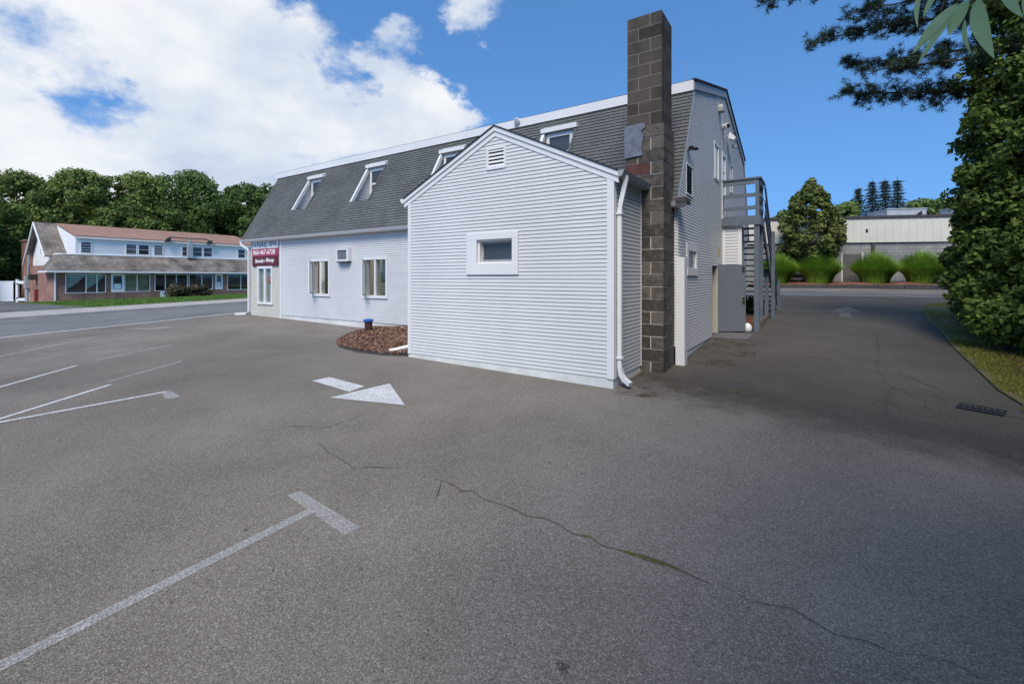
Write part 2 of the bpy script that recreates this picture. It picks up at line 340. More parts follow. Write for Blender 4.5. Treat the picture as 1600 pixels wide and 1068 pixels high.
# ------------------------------------------------------------------ terrain
def terr(x, y):
    yc = max(-30, min(24, y))
    if x >= -14.7:
        return -.017*min(x, 14) + .045*yc
    K = ((-14.7, .25, .045), (-27, -.28, .028), (-49, -.57, .0098), (-90, -.8, .004))
    y2 = max(-30, min(60, y)) if x < -30 else yc
    for (xa, ca, sa), (xb, cb, sb) in zip(K, K[1:]):
        if x >= xb:
            t = (x-xa)/(xb-xa); return ca+(cb-ca)*t+(sa+(sb-sa)*t)*yc
    return -.8+.004*yc
def sheet(name, xs, ys, dz, mat, keep=None):
    b = MB(); nx, ny = len(xs), len(ys)
    b.v = [(x, y, terr(x, y)+dz) for y in ys for x in xs]
    b.f = [(j*nx+i, j*nx+i+1, (j+1)*nx+i+1, (j+1)*nx+i) for j in range(ny-1) for i in range(nx-1)]
    return struct(b.build(name, mat))
def lin(a, b, n): return [a+(b-a)*i/n for i in range(n+1)]
def drape(pts, dz): return [(x, y, terr(x, y)+dz) for x, y in pts]
rng = np.random.default_rng(3)

sheet('ground', [-900, -500, -300, -200, -140, -90, -70, -49, -40, -30, -27, -20, -14.7, -8, 0, 8, 14, 30, 60, 120, 300, 800],
      [-600, -200, -80, -30, -20, -10, 0, 6, 12, 18, 24, 30, 45, 60, 100, 200, 400, 900], -.09, 'grass_soil')
lot = sheet('parking_lot', lin(-14.7, 14, 14), lin(-30, 24, 18), 0, 'asphalt')
street = sheet('street', lin(-27.8, -14.7, 7), lin(-60, 100, 80), -.004, 'asphalt_street')
walk = sheet('sidewalk', lin(-33.5, -28.0, 4), lin(-60, 100, 80), .11, 'concrete')
kb = MB()
ys = lin(-60, 100, 80)
for a, b in zip(ys, ys[1:]):
    p = [(-28.0, a), (-27.8, a), (-27.8, b), (-28.0, b)]
    kb.prism([(x, y, terr(x, y)-.03) for x, y in p], (0, 0, .15))
struct(kb.build('kerb', 'concrete'))
sheet('lawn', lin(-49.2, -33.5, 8), lin(2.6, 60, 30), .13, 'lawn')
sheet('neighbour_driveway', lin(-75, -33.5, 12), lin(-40, 2.6, 20), .12, 'asphalt_lane')
# darker newer asphalt of the drive beside the building, ragged seam towards the camera
seam = [(.05, .02), (1.2, -.5), (1.88, -.7), (3.15, -1.0), (4.2, -1.25), (6, -1.6), (9, -2.3)]
sm = []
for (xa, ya), (xb, yb) in zip(seam, seam[1:]):
    for k in range(5): t = k/5; sm.append((xa+(xb-xa)*t, ya+(yb-ya)*t+random.uniform(-.03, .03)))
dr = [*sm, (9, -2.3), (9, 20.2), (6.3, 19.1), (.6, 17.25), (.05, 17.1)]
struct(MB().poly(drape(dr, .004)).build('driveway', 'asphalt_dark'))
struct(MB().poly(drape([(-1, 16.7), (9.5, 20.3), (11, 27), (7.3, 25.5), (-3, 20.8)], .008)).build('back_lane', 'asphalt_lane'))
verge = [(4.35, .9), (4.55, 1.86), (4.50, 2.6), (4.57, 3.9), (4.68, 6), (4.86, 8.3), (5.0, 10.5), (5.3, 13.5), (5.5, 15), (6.2, 16.4), (8, 17.5), (14, 19), (14, -3), (7, -1.2), (5.2, .2)]
vm = MB().prism(drape(verge, -.03), (0, 0, .062)); struct(vm.build('grass_verge', 'grass_soil'))

# ------------------------------------------------------------------ paint, cracks and stains on the asphalt
def mark(name, pts, mat='paint', dz=.006, parent=lot): return MB().poly(drape(pts, dz)).build(name, mat, parent)
def stripe(a, b, w, mat, name='stall_line', dz=.006, parent=lot):
    a, b = Vector(a), Vector(b); d = (b-a); nrm = Vector((-d.y, d.x)).normalized()*w/2
    n = max(1, int(d.length/1.5)); m = MB()
    for k in range(n):
        p, q = a+d*k/n, a+d*(k+1)/n
        m.poly(drape([p-nrm, q-nrm, q+nrm, p+nrm], dz))
    return m.build(name, mat, parent)
stripe((-.80, -6.9), (-.76, -4.22), .085, 'paint_worn'); mark('stall_line', [(-1.13, -4.20), (-1.10, -4.10), (-.26, -4.17), (-.27, -4.29)], 'paint_worn', .0075)
stripe((-5.75, -5.6), (-5.42, -3.50), .07, 'paint'); mark('stall_line', [(-5.45, -3.56), (-5.42, -3.44), (-4.93, -3.50), (-4.99, -3.65)], 'paint_worn', .0075)
stripe((-5.70, -5.30), (-6.62, -3.80), .07, 'paint'); stripe((-6.86, -3.76), (-7.52, -2.5), .06, 'paint_worn')
stripe((-7.7, -5.05), (-8.80, -3.68), .07, 'paint'); stripe((-9.05, -3.36), (-9.64, -1.90), .07, 'paint_worn'); stripe((-9.7, -3.0), (-9.95, -2.3), .06, 'paint_faint')
stripe((-11.0, -4.6), (-12.56, -2.45), .08, 'paint_worn'); stripe((-11.75, -2.95), (-11.4, -1.95), .08, 'paint_faint'); stripe((-10.6, -3.4), (-10.9, -2.2), .08, 'paint_faint'); stripe((-10.1, -4.2), (-10.4, -3.5), .08, 'paint_faint')
mark('arrow_marking', [(-4.13, -2.03), (-4.08, -1.75), (-3.16, -1.80), (-3.13, -2.10)], 'paint')
mark('arrow_marking', [(-3.12, -2.42), (-2.96, -1.50), (-2.00, -2.10)], 'paint', .0068)
mark('arrow_marking', [(-13.5, -1.62), (-13.35, -1.35), (-12.95, -1.15), (-13.02, -.95), (-12.6, -.68), (-12.75, -1.35), (-12.9, -1.25)], 'paint_worn')
mark('arrow_marking', [(3.02, 10.4), (3.32, 10.55), (3.30, 11.9), (3.02, 11.8)], 'paint_faint', .010); mark('arrow_marking', [(2.80, 11.75), (3.60, 12.2), (3.30, 13.9)], 'paint_faint', .011)
stripe((-14.72, -30), (-14.55, 3.5), .13, 'paint', 'edge_line', .006)
stripe((-14.45, 3.5), (-14.35, 24), .13, 'paint', 'edge_line', .006)
for X, ya, yb in ((-21.7, -40, 60), (-16.2, -7, -3.2)): stripe((X, ya), (X, yb), .12, 'paint_worn', 'road_line', .012, street)
stripe((-22, -6), (-27.4, -.6), .22, 'paint_worn', 'road_line', .013, street)
def crack(pts, w, mat='crack', dz=.0062, jit=.035, seg=.12):
    P = []
    for (xa, ya), (xb, yb) in zip(pts, pts[1:]):
        n = max(2, int(math.hypot(xb-xa, yb-ya)/seg))
        for k in range(n): t = k/n; P.append((xa+(xb-xa)*t+random.uniform(-jit, jit), ya+(yb-ya)*t+random.uniform(-jit, jit)))
    P.append(pts[-1]); m = MB()
    W = [w*random.uniform(.3, 1.3) for _ in P]; W[0] = W[-1] = .001
    for i in range(len(P)-1):
        a, b = Vector(P[i]), Vector(P[i+1]); d = b-a; nn = Vector((-d.y, d.x)).normalized()
        m.poly(drape([a-nn*W[i], b-nn*W[i+1], b+nn*W[i+1], a+nn*W[i]], dz))
    return m.build('crack', mat, lot)
random.seed(3)
crack([(-.25, -3.34), (.4, -3.38), (1.15, -3.40), (1.63, -3.42), (1.95, -3.44)], .006, 'crack_rust')
crack([(1.95, -3.44), (2.3, -3.43), (2.5, -3.46), (3.0, -3.40), (3.6, -3.5)], .0022)
crack([(-1.9, -3.45), (-1.1, -3.6), (-.7, -3.35)], .004); crack([(-.25, -3.34), (-.05, -3.62)], .004); crack([(-2.2, -2.6), (-2.15, -3.1), (-2.6, -3.35)], .004)
crack([(3.62, 7.6), (3.45, 5.2), (3.25, 3.1), (3.32, 2.2), (3.12, .6)], .007, dz=.0085); crack([(3.32, 2.2), (3.6, 1.6), (3.55, 1.0), (3.8, .7)], .006, dz=.0085)
crack([(2.1, 3.5), (2.45, 3.75), (2.75, 3.6)], .016, dz=.0085); crack([(3.0, 1.0), (3.1, 1.2), (3.3, 1.15)], .008, dz=.0085)
crack([(1.9, .9), (2.5, .78), (3.15, .6), (4.2, .38), (5.4, .2)], .004, dz=.0085); crack([(.8, 1.1), (1.4, 1.25), (2.0, 1.15)], .006, dz=.0085)
crack([(4.25, 1.38), (4.5, 1.2), (5.0, 1.12)], .03, dz=.0085); crack([(4.5, 1.2), (4.45, .95), (4.6, .75)], .008, dz=.0085); crack([(3.55, 3.0), (3.9, 2.2), (3.7, 1.7)], .006, dz=.0085)
for x, y in ((-1.05, -3.62), (-.72, -4.02), (-.62, -4.1), (-.93, -4.62), (-.98, -5.15), (-.35, -4.75), (.55, -2.35), (.38, -2.55), (.72, -2.6), (.2, -2.62), (-.12, -3.9), (1.45, -4.38), (-.45, -4.45), (-1.6, -4.1), (-1.3, -4.9), (.1, -4.45)):
    r = random.uniform(.008, .02) if (x, y) != (1.45, -4.38) else .035
    mark('stain', [(x+r*random.uniform(.6, 1.4)*math.cos(a*.524), y+r*random.uniform(.5, 1.0)*math.sin(a*.524)) for a in range(12)], 'stain', .005)
mark('damp_patch', [(.46, 2.3), (1.1, 2.0), (1.55, 3.0), (1.35, 4.6), (.46, 4.95)], 'moss_film', .0088)
mark('damp_patch', [(.1, -.25), (.9, -.1), (1.4, .7), (.5, 1.0), (.02, .95)], 'moss_film', .0052)
mark('sill_slab', [(.43, 4.95), (1.15, 5.05), (1.2, 5.9), (.43, 5.95)], 'asphalt_lane', .012)

# ------------------------------------------------------------------ the white building
B = thing('commercial_building', (-6.8, 5, .2), 'white clapboard building with grey shingled mansard roof and front gabled annex', 'building')
EX = .0592
def clap(parent, axis, base, u0f, u1f, z0, z1, e, holes=(), mat='siding', out=-1):
    """lapped boards, one object per course. axis 'x': wall along X at Y=base; axis 'y': wall along Y at X=base. out = outward sign"""
    z = z0
    while z < z1-.01:
        zt = min(z+e, z1); segs = [(u0f, u1f)]
        for (ha, hb, hz0, hz1) in holes:
            if hz0 < (z+zt)/2 < hz1:
                ns = []
                for a, b in segs:
                    A = a(z) if callable(a) else a; Bq = b(z) if callable(b) else b
                    if hb <= A or ha >= Bq: ns.append((a, b)); continue
                    if ha > A: ns.append((a, ha))
                    if hb < Bq: ns.append((hb, b))
                segs = ns
        sp2 = []
        for a, b in segs:
            A = a(z) if callable(a) else a; Bq = b(z) if callable(b) else b
            if axis == 'x' and Bq-A > 2.4 and random.random() < .8:
                c_ = A+(Bq-A)*random.choice((.18, .33, .52, .61, .78))+random.uniform(-.1, .1); sp2 += [(a, c_, 0), (c_+.003, b, .003)]
            else: sp2.append((a, b, 0))
        for a, b, oo in sp2:
            al, au = (a(z), a(zt)) if callable(a) else (a, a); bl, bu = (b(z), b(zt)) if callable(b) else (b, b)
            if bl-al < .02: continue
            if bu < au: bu = au = (bu+au)/2
            o0, o1, bk = base+out*(.024+oo), base+out*.003, base+out*.001
            def P(u, o, zz): return (u, o, zz) if axis == 'x' else (o, u, zz)
            h = zt-z; tm = 1-.235; am, bm = al+(au-al)*tm, bl+(bu-bl)*tm; zm = z+h*tm
            m = MB(); m.v = [P(al, o0, z), P(bl, o0, z), P(bm, o0-out*.004, zm), P(am, o0-out*.004, zm), P(am, o1, zm+h*.05), P(bm, o1, zm+h*.05), P(bu, o1, zt), P(au, o1, zt), P(al, bk, z), P(bl, bk, z)]
            m.f = [(0, 1, 2, 3), (3, 2, 5, 4), (4, 5, 6, 7), (8, 9, 1, 0), (0, 3, 4, 8), (1, 9, 5, 2)]
            m.build('clapboard', mat, parent)
        z += e
def rectwall(m, axis, o0, o1, u0, u1, z0, z1, holes):
    us = sorted({u0, u1, *[h[0] for h in holes], *[h[1] for h in holes]}); zs = sorted({z0, z1, *[h[2] for h in holes], *[h[3] for h in holes]})
    us = [u for u in us if u0 <= u <= u1]; zs = [z for z in zs if z0 <= z <= z1]
    for a, b in zip(us, us[1:]):
        for c, d in zip(zs, zs[1:]):
            if any(h[0] <= (a+b)/2 <= h[1] and h[2] <= (c+d)/2 <= h[3] for h in holes): continue
            m.box(a, o0, c, b, o1, d) if axis == 'x' else m.box(o0, a, c, o1, b, d)
    return m
YF, XG, XL, YR = 1.92, .42, -13.65, 11.45
# front wall (street side stucco panel + siding)
W1 = (-10.13, -9.31, 1.10, 2.075); W2 = (-7.76, -6.88, 1.10, 2.075); GW = (-13.18, -12.32, .74, 1.92)
fw = rectwall(MB(), 'x', YF, YF+.16, XL, XG, -.3, 2.86, [W1, W2, GW]).build('front_wall', 'foundation_paint', B)
clap(fw, 'x', YF, -11.78, -4.0, .40, 2.86, .0547, [W1, W2, (-8.86, -8.31, 2.03, 2.40)])
clap(fw, 'x', YF, -.02, XG, .40, 2.86, .0547)
st = rectwall(MB(), 'x', YF-.022, YF-.001, XL-.02, -11.86, .05, 2.86, [GW]).build('stucco_panel', 'stucco', B)
MB().box(-11.86, YF-.045, .28, -11.77, YF-.001, 2.86).build('corner_board', 'trim', B)
# side and back walls, floors
side = rectwall(MB(), 'y', XL, XL+.16, YF+.16, YR, -.3, 2.86, []); side.box(XL, YR-.16, -.3, XG, YR, 2.86); side.build('rear_wall', 'siding', B)
lw = MB().prism([(XL+.02, 2.2, 2.86), (XL+.02, 11.2, 2.86), (XL+.02, 10.4, 5.2), (XL+.02, 6.75, 6.3), (XL+.02, 3.1, 5.2)], (.1, 0, 0)); lw.build('street_gable', 'siding', B)
rm = MB().box(XL+.17, YF+.17, .30, XG-.17, YR-.17, .36); rm.box(XL+.17, YF+.17, 2.80, XG-.17, YR-.17, 2.84); rm.box(-13, 4.0, .36, -4.5, 4.1, 2.8); rm.build('interior', 'room', B)
# gable wall facing the drive
DR = (5.0, 5.72, .17, 1.89); SW = (2.60, 3.30, 1.72, 2.14)
gw = rectwall(MB(), 'y', XG-.16, XG, YF, YR, -.3, 2.9, [DR]); gw.prism([(XG, YF+.02, 2.9), (XG, YR-.02, 2.9), (XG, 10.33, 5.34), (XG, 6.75, 6.40), (XG, 3.17, 5.34)], (-.16, 0, 0))
gw = gw.build('gable_wall', 'siding', B)
def yl(z): return YF if z < 2.9 else (YF+.02+(z-2.9)*(3.17-YF-.02)/2.44 if z < 5.34 else 3.17+(z-5.34)*3.58/1.06)
def yr(z): return 13.5-yl(z) if z >= 2.9 else YR
LV = (2.50, 3.02, 3.12, 3.70); G1 = (5.24, 5.84, 3.90, 4.78); GD = (6.28, 6.86, 3.06, 4.76); G2 = (7.60, 8.05, 3.93, 4.74)
clap(gw, 'y', XG, yl, yr, .25, 6.30, .0540, [DR, (2.5, 3.4, 1.63, 2.23), LV, G1, GD, G2], 'siding', 1)
MB().box(XG-.02, 1.90, .06, XG+.13, 2.10, 1.94).build('corner_board', 'trim', B)
def window(name, axis, base, out, u0, u1, z0, z1, fr, proud, gl, mat='trim', mull=(), bars=(), parent=B, back=.0):
    """frame of four members standing proud of the wall, glass set back inside it, optional mullions (u) and bars (z)"""
    def bx(m, a, b, c, d, p0, p1):
        o0, o1 = sorted((base+out*p0, base+out*p1)); m.box(a, o0, c, b, o1, d) if axis == 'x' else m.box(o0, a, c, o1, b, d)
    m = MB(); bx(m, u0, u1, z1-fr, z1, -back, proud); bx(m, u0, u1, z0, z0+fr, -back, proud+.006); bx(m, u0, u0+fr, z0+fr, z1-fr, -back, proud-.002); bx(m, u1-fr, u1, z0+fr, z1-fr, -back, proud-.002)
    for q in mull: bx(m, q-.018, q+.018, z0+fr, z1-fr, -back, proud*.6)
    for q in bars: bx(m, u0+fr, u1-fr, q-.014, q+.014, -back, proud*.55)
    f = m.build(name, mat, parent)
    p = MB(); bx(p, u0+fr, u1-fr, z0+fr, z1-fr, -back+.002, -back+.012); p.build('pane', gl, f); return f
# louvre, blind, upper door, slit window, small window
lf = window('louvre', 'y', XG, 1, LV[0], LV[1], LV[2], LV[3], .03, .03, 'dark_void', 'siding')
for k in range(9):
    z = 3.19+k*.053; MB().prism([(XG+.004, 2.56, z), (XG+.03, 2.56, z-.02), (XG+.03, 2.56, z-.012), (XG+.004, 2.56, z+.008)], (0, .40, 0)).build('slat', 'metal_dark', lf)
window('boarded_window', 'y', XG, 1, *G1, .06, .035, 'siding', mull=(5.5,))
ud = window('upper_door', 'y', XG, 1, *GD, .09, .04, 'glass_sky', bars=(3.6, 3.95, 4.3)); 
window('slit_window', 'y', XG, 1, *G2, .05, .035, 'glass_dark')
sw = window('small_window', 'y', XG, 1, 2.50, 3.40, 1.63, 2.23, .14, .045, 'glass_pale')
# door opening with beige jamb and open steel door
jb = MB().box(XG-.2, 4.96, .17, XG+.02, 5.02, 1.92); jb.box(XG-.2, 5.70, .17, XG+.02, 5.76, 1.92); jb.box(XG-.2, 5.02, 1.87, XG+.02, 5.70, 1.92); jb.build('door_frame', 'beige', B)
hx, hy = XG+.03, 5.74; dx, dy = math.cos(rad(33)), math.sin(rad(33))
def leaf(a, b, off): return (hx+dx*a-dy*off, hy+dy*a+dx*off)
dl = MB(); p = [leaf(0, 0, 0), leaf(.66, 0, 0), leaf(.66, 0, .04), leaf(0, 0, .04)]; dl.prism([(x, y, .29) for x, y in p], (0, 0, 1.61)); door = dl.build('door', 'grey_door', B)
for z, r in ((1.10, .022), (1.02, .028)):
    a = leaf(.60, 0, 0); b_ = leaf(.60, 0, -.05); MB().tube([(a[0], a[1], z), (b_[0], b_[1], z)], r, 10).build('door_knob', 'brass', door)
a = leaf(.6, 0, -.015); MB().box(a[0]-.03, a[1]-.012, 1.74, a[0]+.03, a[1]+.0, 1.86).build('door_plate', 'metal_dark', door)
# clad chase under the landing
ch = MB().box(XG+.02, 6.42, .25, .86, 7.0, 2.88).build('chase', 'siding', B); clap(ch, 'x', 6.42, XG+.08, .80, .35, 2.80, .075, mat='siding')
MB().box(.80, 6.395, .25, .88, 6.418, 2.88).build('corner_board', 'trim', B); MB().box(XG+.02, 6.395, .25, XG+.08, 6.418, 2.88).build('corner_board', 'trim', B)
# front windows: wide unit, left casement standing open
for wi, (u0, u1, z0, z1) in enumerate((W1, W2)):
    mid = u0+(u1-u0)*.48; fr = .05
    m = MB(); m.box(u0-.03, YF-.05, z1-.01, u1+.03, YF+.1, z1+.05); m.box(u0-.03, YF-.06, z0-.06, u1+.03, YF+.1, z0+.01); m.box(u0-.03, YF-.045, z0+.01, u0+.03, YF+.1, z1-.01); m.box(u1-.04, YF-.045, z0+.01, u1+.03, YF+.1, z1-.01); m.box(mid-.03, YF-.04, z0+.01, mid+.03, YF+.1, z1-.01)
    f = m.build('casement_window', 'trim', B); MB().box(mid-.10, YF+.30, z0-.1, u1-.15, YF+.31, z1+.1).build('backing_panel', 'backing_grey', f)  # panel added close behind the panes to catch skylight and brighten them
    MB().box(mid+.03, YF+.0, z0+.01, u1-.04, YF+.008, z1-.01).build('pane', 'clear_glass', f)
    m = MB(); an = rad(50); c, s = math.cos(an), math.sin(an); wd = mid-u0-.06; sx, sy = u0+.0, YF-.06
    def sp(a, o): return (sx+c*a+s*o, sy-s*a+c*o)
    for (a0, a1, c0, c1) in ((0, wd, z0+.01, z0+.06), (0, wd, z1-.06, z1-.01), (0, .05, z0+.06, z1-.06), (wd-.05, wd, z0+.06, z1-.06)):
        q = [sp(a0, 0), sp(a1, 0), sp(a1, .035), sp(a0, .035)]; m.prism([(x, y, c0) for x, y in q], (0, 0, c1-c0))
    sash = m.build('open_sash', 'trim', f); q = [sp(.05, .015), sp(wd-.05, .015), sp(wd-.05, .021), sp(.05, .021)]; MB().prism([(x, y, z0+.06) for x, y in q], (0, 0, z1-z0-.12)).build('pane', 'clear_glass', sash)
# stucco panel window
m = MB(); m.box(-13.22, YF-.06, 1.88, -12.28, YF+.05, 1.96); m.box(-13.22, YF-.065, .70, -12.28, YF+.05, .78); m.box(-13.22, YF-.055, .78, -13.13, YF+.05, 1.88); m.box(-12.37, YF-.055, .78, -12.28, YF+.05, 1.88); m.box(-12.80, YF-.055, .78, -12.70, YF+.05, 1.88)
f = m.build('display_window', 'trim', B)
for a, b in ((-13.13, -12.80), (-12.70, -12.37)): MB().box(a, YF-.01, .78, b, YF, 1.88).build('pane', 'clear_glass', f)
MB().box(-13.13, YF+.06, .78, -12.37, YF+.07, 1.88).build('backing_panel', 'curtain', f)

# ---- mansard roof
ea, br_ = (1.72, 2.84), (3.06, 5.21); RX0, RX1 = -14.0, XG+.04
sl_ = math.hypot(br_[0]-ea[0], br_[1]-ea[1]); ty, tz = (br_[0]-ea[0])/sl_, (br_[1]-ea[1])/sl_; ny_, nz_ = -tz, ty
def MP(x, s, o=0): return (x, ea[0]+ty*s+ny_*o, ea[1]+tz*s+nz_*o)
DORM = [(-11.78, -10.98), (-8.82, -8.02), (-5.88, -5.08), (-2.78, -1.96)]; s0 = (3.77-ea[1])/tz; s1 = (4.90-ea[1])/tz
rf = MB(); xs = sorted([RX0, RX1]+[v for d in DORM for v in d])
for a, b in zip(xs, xs[1:]):
    for c, d in ((0, s0), (s0, s1), (s1, sl_)):
        if (a, b) in DORM and c == s0: continue
        rf.poly([MP(a, c), MP(b, c), MP(b, d), MP(a, d)])
def roofq(p, q): rf.poly([(RX0, *p), (RX1, *p), (RX1, *q), (RX0, *q)])
roofq((3.05, 5.40), (6.75, 6.44)); roofq((6.75, 6.44), (10.45, 5.40)); roofq((10.44, 5.21), (11.78, 2.84)); rf.poly([(RX0, 1.72, 2.835), (XG-.01, 1.72, 2.835), (XG-.01, 11.78, 2.84), (RX0, 11.78, 2.84)])
for X in (RX0, RX1-.045):
    pass
roof = rf.build('roof', 'shingle_edge', B)
dk = MB()
dk.box(RX0-.15, 3.03, 5.385, RX1+.03, 3.12, 5.405); dk.build('drip_edge', 'metal_dark', roof)
MB().box(RX0-.12, 3.0, 5.19, RX1+.0, 3.09, 5.384).build('fascia', 'trim', B)
MB().box(RX0-.12, 10.41, 5.19, RX1, 10.5, 5.40).build('fascia', 'trim', B)
# shingles: every tab a wedge; the 300 nearest the drive are single objects
E_, TW = .0885, .215
wed = MB(); wed.v = [(0, 0, .011), (1, 0, .011), (1, 1, .003), (0, 1, .003), (0, 0, 0), (1, 0, 0)]; wed.f = [(0, 1, 2, 3), (4, 5, 1, 0), (0, 3, 4), (1, 5, 2)]
tabs = []
nc = int(sl_/E_)+1
for c in range(nc):
    sa = c*E_; sb = min(sa+E_, sl_-.005); off = (c % 2)*TW*.5+random.uniform(-.02, .02); x = RX0-off
    while x < RX1:
        a, b = max(x+.003, RX0), min(x+TW-.003, RX1); x += TW
        if b-a < .02: continue
        cut = [(a, b)]
        for da, db in DORM:
            if s0-.02 < (sa+sb)/2 < s1+.03: cut = [q for p, r in cut for q in (((p, r),) if r <= da or p >= db else ((p, da), (db, r))) if q[1]-q[0] > .015]
        for p, r in cut: tabs.append((p, r, sa, sb, random.uniform(0, .003)))
tabs.sort(key=lambda t: -t[1]); wm = None
def tabverts(t):
    p, r, a, b, h = t; b2 = b+.0
    return [MP(p, a, .019+h), MP(r, a, .019+h), MP(r, b2, .003), MP(p, b2, .003), MP(p, a, 0), MP(r, a, 0)]
shown = [t for t in tabs if not (-3.9 < t[0] < -.25 and t[2] < 1.05)]
first = shown[:300]; fs = set(map(id, first))
for t in first:
    m = MB(); m.v = tabverts(t); m.f = [(0, 1, 2, 3), (4, 5, 1, 0), (0, 3, 4), (1, 5, 2)]; m.build('shingle', 'shingle', roof)
m = MB()
for t in tabs:
    if id(t) in fs: continue
    i = len(m.v); m.v += tabverts(t); m.f += [(i, i+1, i+2, i+3), (i+4, i+5, i+1, i), (i, i+3, i+4), (i+1, i+5, i+2)]
stuff(m.build('shingle_field', 'shingle', roof))
for da, db in DORM:
    z0, z1 = 3.77, 4.90; yb = MP(0, s1)[1]+.02; yf = MP(0, s0)[1]
    d = MB().box(da, yb, z0-.02, db, yb+.04, z1+.1).build('dormer', 'trim', B)
    for X, sg in ((da, 1), (db, -1)):
        MB().prism([(X, yf+.01, z0), (X, yb, z0), (X, yb, z1)], (-sg*.02, 0, 0)).build('cheek', 'siding', d)
        if sg == 1:
            z = z0+.02
            while z < z1-.08:
                y0 = yf+(z-z0)*(yb-yf)/(z1-z0)+.015
                if yb-y0 > .06: MB().poly([(X+.014, y0, z), (X+.014, yb-.01, z), (X+.003, yb-.01, z+.075), (X+.003, y0+.04, z+.075)]).poly([(X+.014, y0, z), (X+.014, yb-.01, z), (X, yb-.01, z), (X, y0, z)]).build('clapboard', 'siding', d)
                z += .075
        MB().prism([MP(X, s0-.02, .035), MP(X, s1, .035), MP(X, s1, -.05), MP(X, s0-.02, -.05)], (sg*.075 if sg == 1 else -sg*.05, 0, 0)).build('side_trim', 'trim' if sg == 1 else 'shingle', d)
    MB().prism([(da-.02, yf-.02, z0-.01), (da-.02, yb, z0+.03), (da-.02, yb, z0-.02), (da-.02, yf-.02, z0-.03)], (db-da+.04, 0, 0)).build('ledge', 'metal_dark', d)
    y9 = MP(0, s1)[1]
    MB().box(da-.01, y9-.11, z1-.05, db+.06, y9+.05, z1+.045).build('head_trim', 'trim', d)
    fr = MB(); fr.box(da+.10, yb-.045, z0+.05, da+.17, yb-.001, z1-.08); fr.box(db-.14, yb-.045, z0+.05, db-.07, yb-.001, z1-.08); fr.box(da+.17, yb-.045, z1-.16, db-.14, yb-.001, z1-.08); fr.box(da+.17, yb-.045, z0+.05, db-.14, yb-.001, z0+.12); fr.box(da+.17, yb-.035, z0+.58, db-.14, yb-.001, z0+.63)
    f = fr.build('window_frame', 'trim', d); MB().box(da+.17, yb-.02, z0+.12, db-.14, yb-.008, z1-.16).build('pane', 'screen', f)
# gutter and eaves
gt = MB()
for a, b in ((RX0-.02, -4.0), (-.3, XG+.2)):
    gt.prism([(a, 1.74, 2.775), (a, 1.69, 2.80), (a, 1.655, 2.86), (a, 1.74, 2.86)], (b-a, 0, 0))
gt.build('gutter', 'trim', B)
MB().box(RX0, 1.75, 2.80, XG, YF-.001, 2.833).build('soffit', 'trim', B)
MB().box(XG+.045, 1.64, 2.84, XG+.21, 2.0, 2.93).build('eave_return', 'weathered', B)  # shadow on the wood is put into its dark colour
# rake boards on the drive side
def rake(p, q, wd, x0=XG+.0, th=.055, mat='gutter_grey', name='rake_board'):
    (y0, z0), (y1, z1) = p, q; return MB().prism([(x0, y0, z0), (x0, y1, z1), (x0, y1, z1-wd), (x0, y0, z0-wd)], (th, 0, 0)).build(name, mat, B)
rake((3.04, 5.385), (6.75, 6.425), .17); rake((6.75, 6.425), (10.47, 5.385), .17)
MB().prism([(XG+.005, 3.02, 5.39), (XG+.005, 6.75, 6.435), (XG+.005, 10.5, 5.39), (XG+.005, 10.5, 5.42), (XG+.005, 6.75, 6.47), (XG+.005, 3.02, 5.42)], (.075, 0, 0)).build('roof_edge', 'shingle_edge', B)
MB().prism([(XG+.002, 1.74, 2.86), (XG+.002, 3.05, 5.20), (XG+.002, 3.17, 5.20), (XG+.002, 1.86, 2.86)], (.036, 0, 0)).build('rake_board', 'siding', B)
MB().prism([(XG+.002, 11.76, 2.86), (XG+.002, 10.45, 5.20), (XG+.002, 10.30, 5.20), (XG+.002, 11.61, 2.86)], (.05, 0, 0)).build('rake_board', 'gutter_grey', B)
# downspout at the street corner
MB().tube([(-13.95, 1.70, 2.80), (-13.93, 1.72, 2.70), (-13.74, 1.84, 2.55), (-13.72, 1.86, 2.45), (-13.72, 1.86, .42), (-13.80, 1.80, .36), (-14.15, 1.62, .34)], .05, 4, square=True).build('downspout', 'trim', B)

# ---- annex
AX = -4.10; PK = (-2.05, 4.03)
AW = (-2.53, -1.66, 1.74, 2.26)
an = rectwall(MB(), 'x', 0, .12, AX, 0, -.25, 3.06, [AW]); an.prism([(AX, 0, 3.06), (0, 0, 3.06), (PK[0], 0, PK[1])], (0, .12, 0))
an.box(-.12, .12, -.25, 0, YF, 3.06); an.box(AX, .12, -.25, AX+.12, YF, 3.06)
an = an.build('annex_wall', 'foundation_paint', B)
k_ = (PK[1]-3.06)/(PK[0]-AX)
def al_(z): return AX+.02 if z < 3.06 else AX+(z-3.06)/k_
def ar_(z): return -.03 if z < 3.06 else -(z-3.06)/k_
VN = (-2.23, -1.83, 3.40, 3.78)
clap(an, 'x', 0, al_, ar_, .15, 3.98, EX, [(-2.65, -1.585, 1.64, 2.34), VN])
clap(an, 'y', 0, .03, 1.22, .15, 3.06, EX, [], 'siding', 1)
for a in (-.075, AX-.005): MB().box(a, -.032, .14, a+.08, .02, 3.10).build('corner_board', 'trim', B)
MB().box(.001, -.03, .14, .03, .07, 3.1).build('corner_board', 'trim', B); MB().box(.001, 1.195, .14, .03, 1.225, 3.1).build('corner_board', 'trim', B)
ff = MB().box(AX-.008, -.012, -.2, .012, .0, .148); ff.box(0, 0, -.2, .012, 1.2, .148); ff.build('foundation', 'foundation_paint', B)
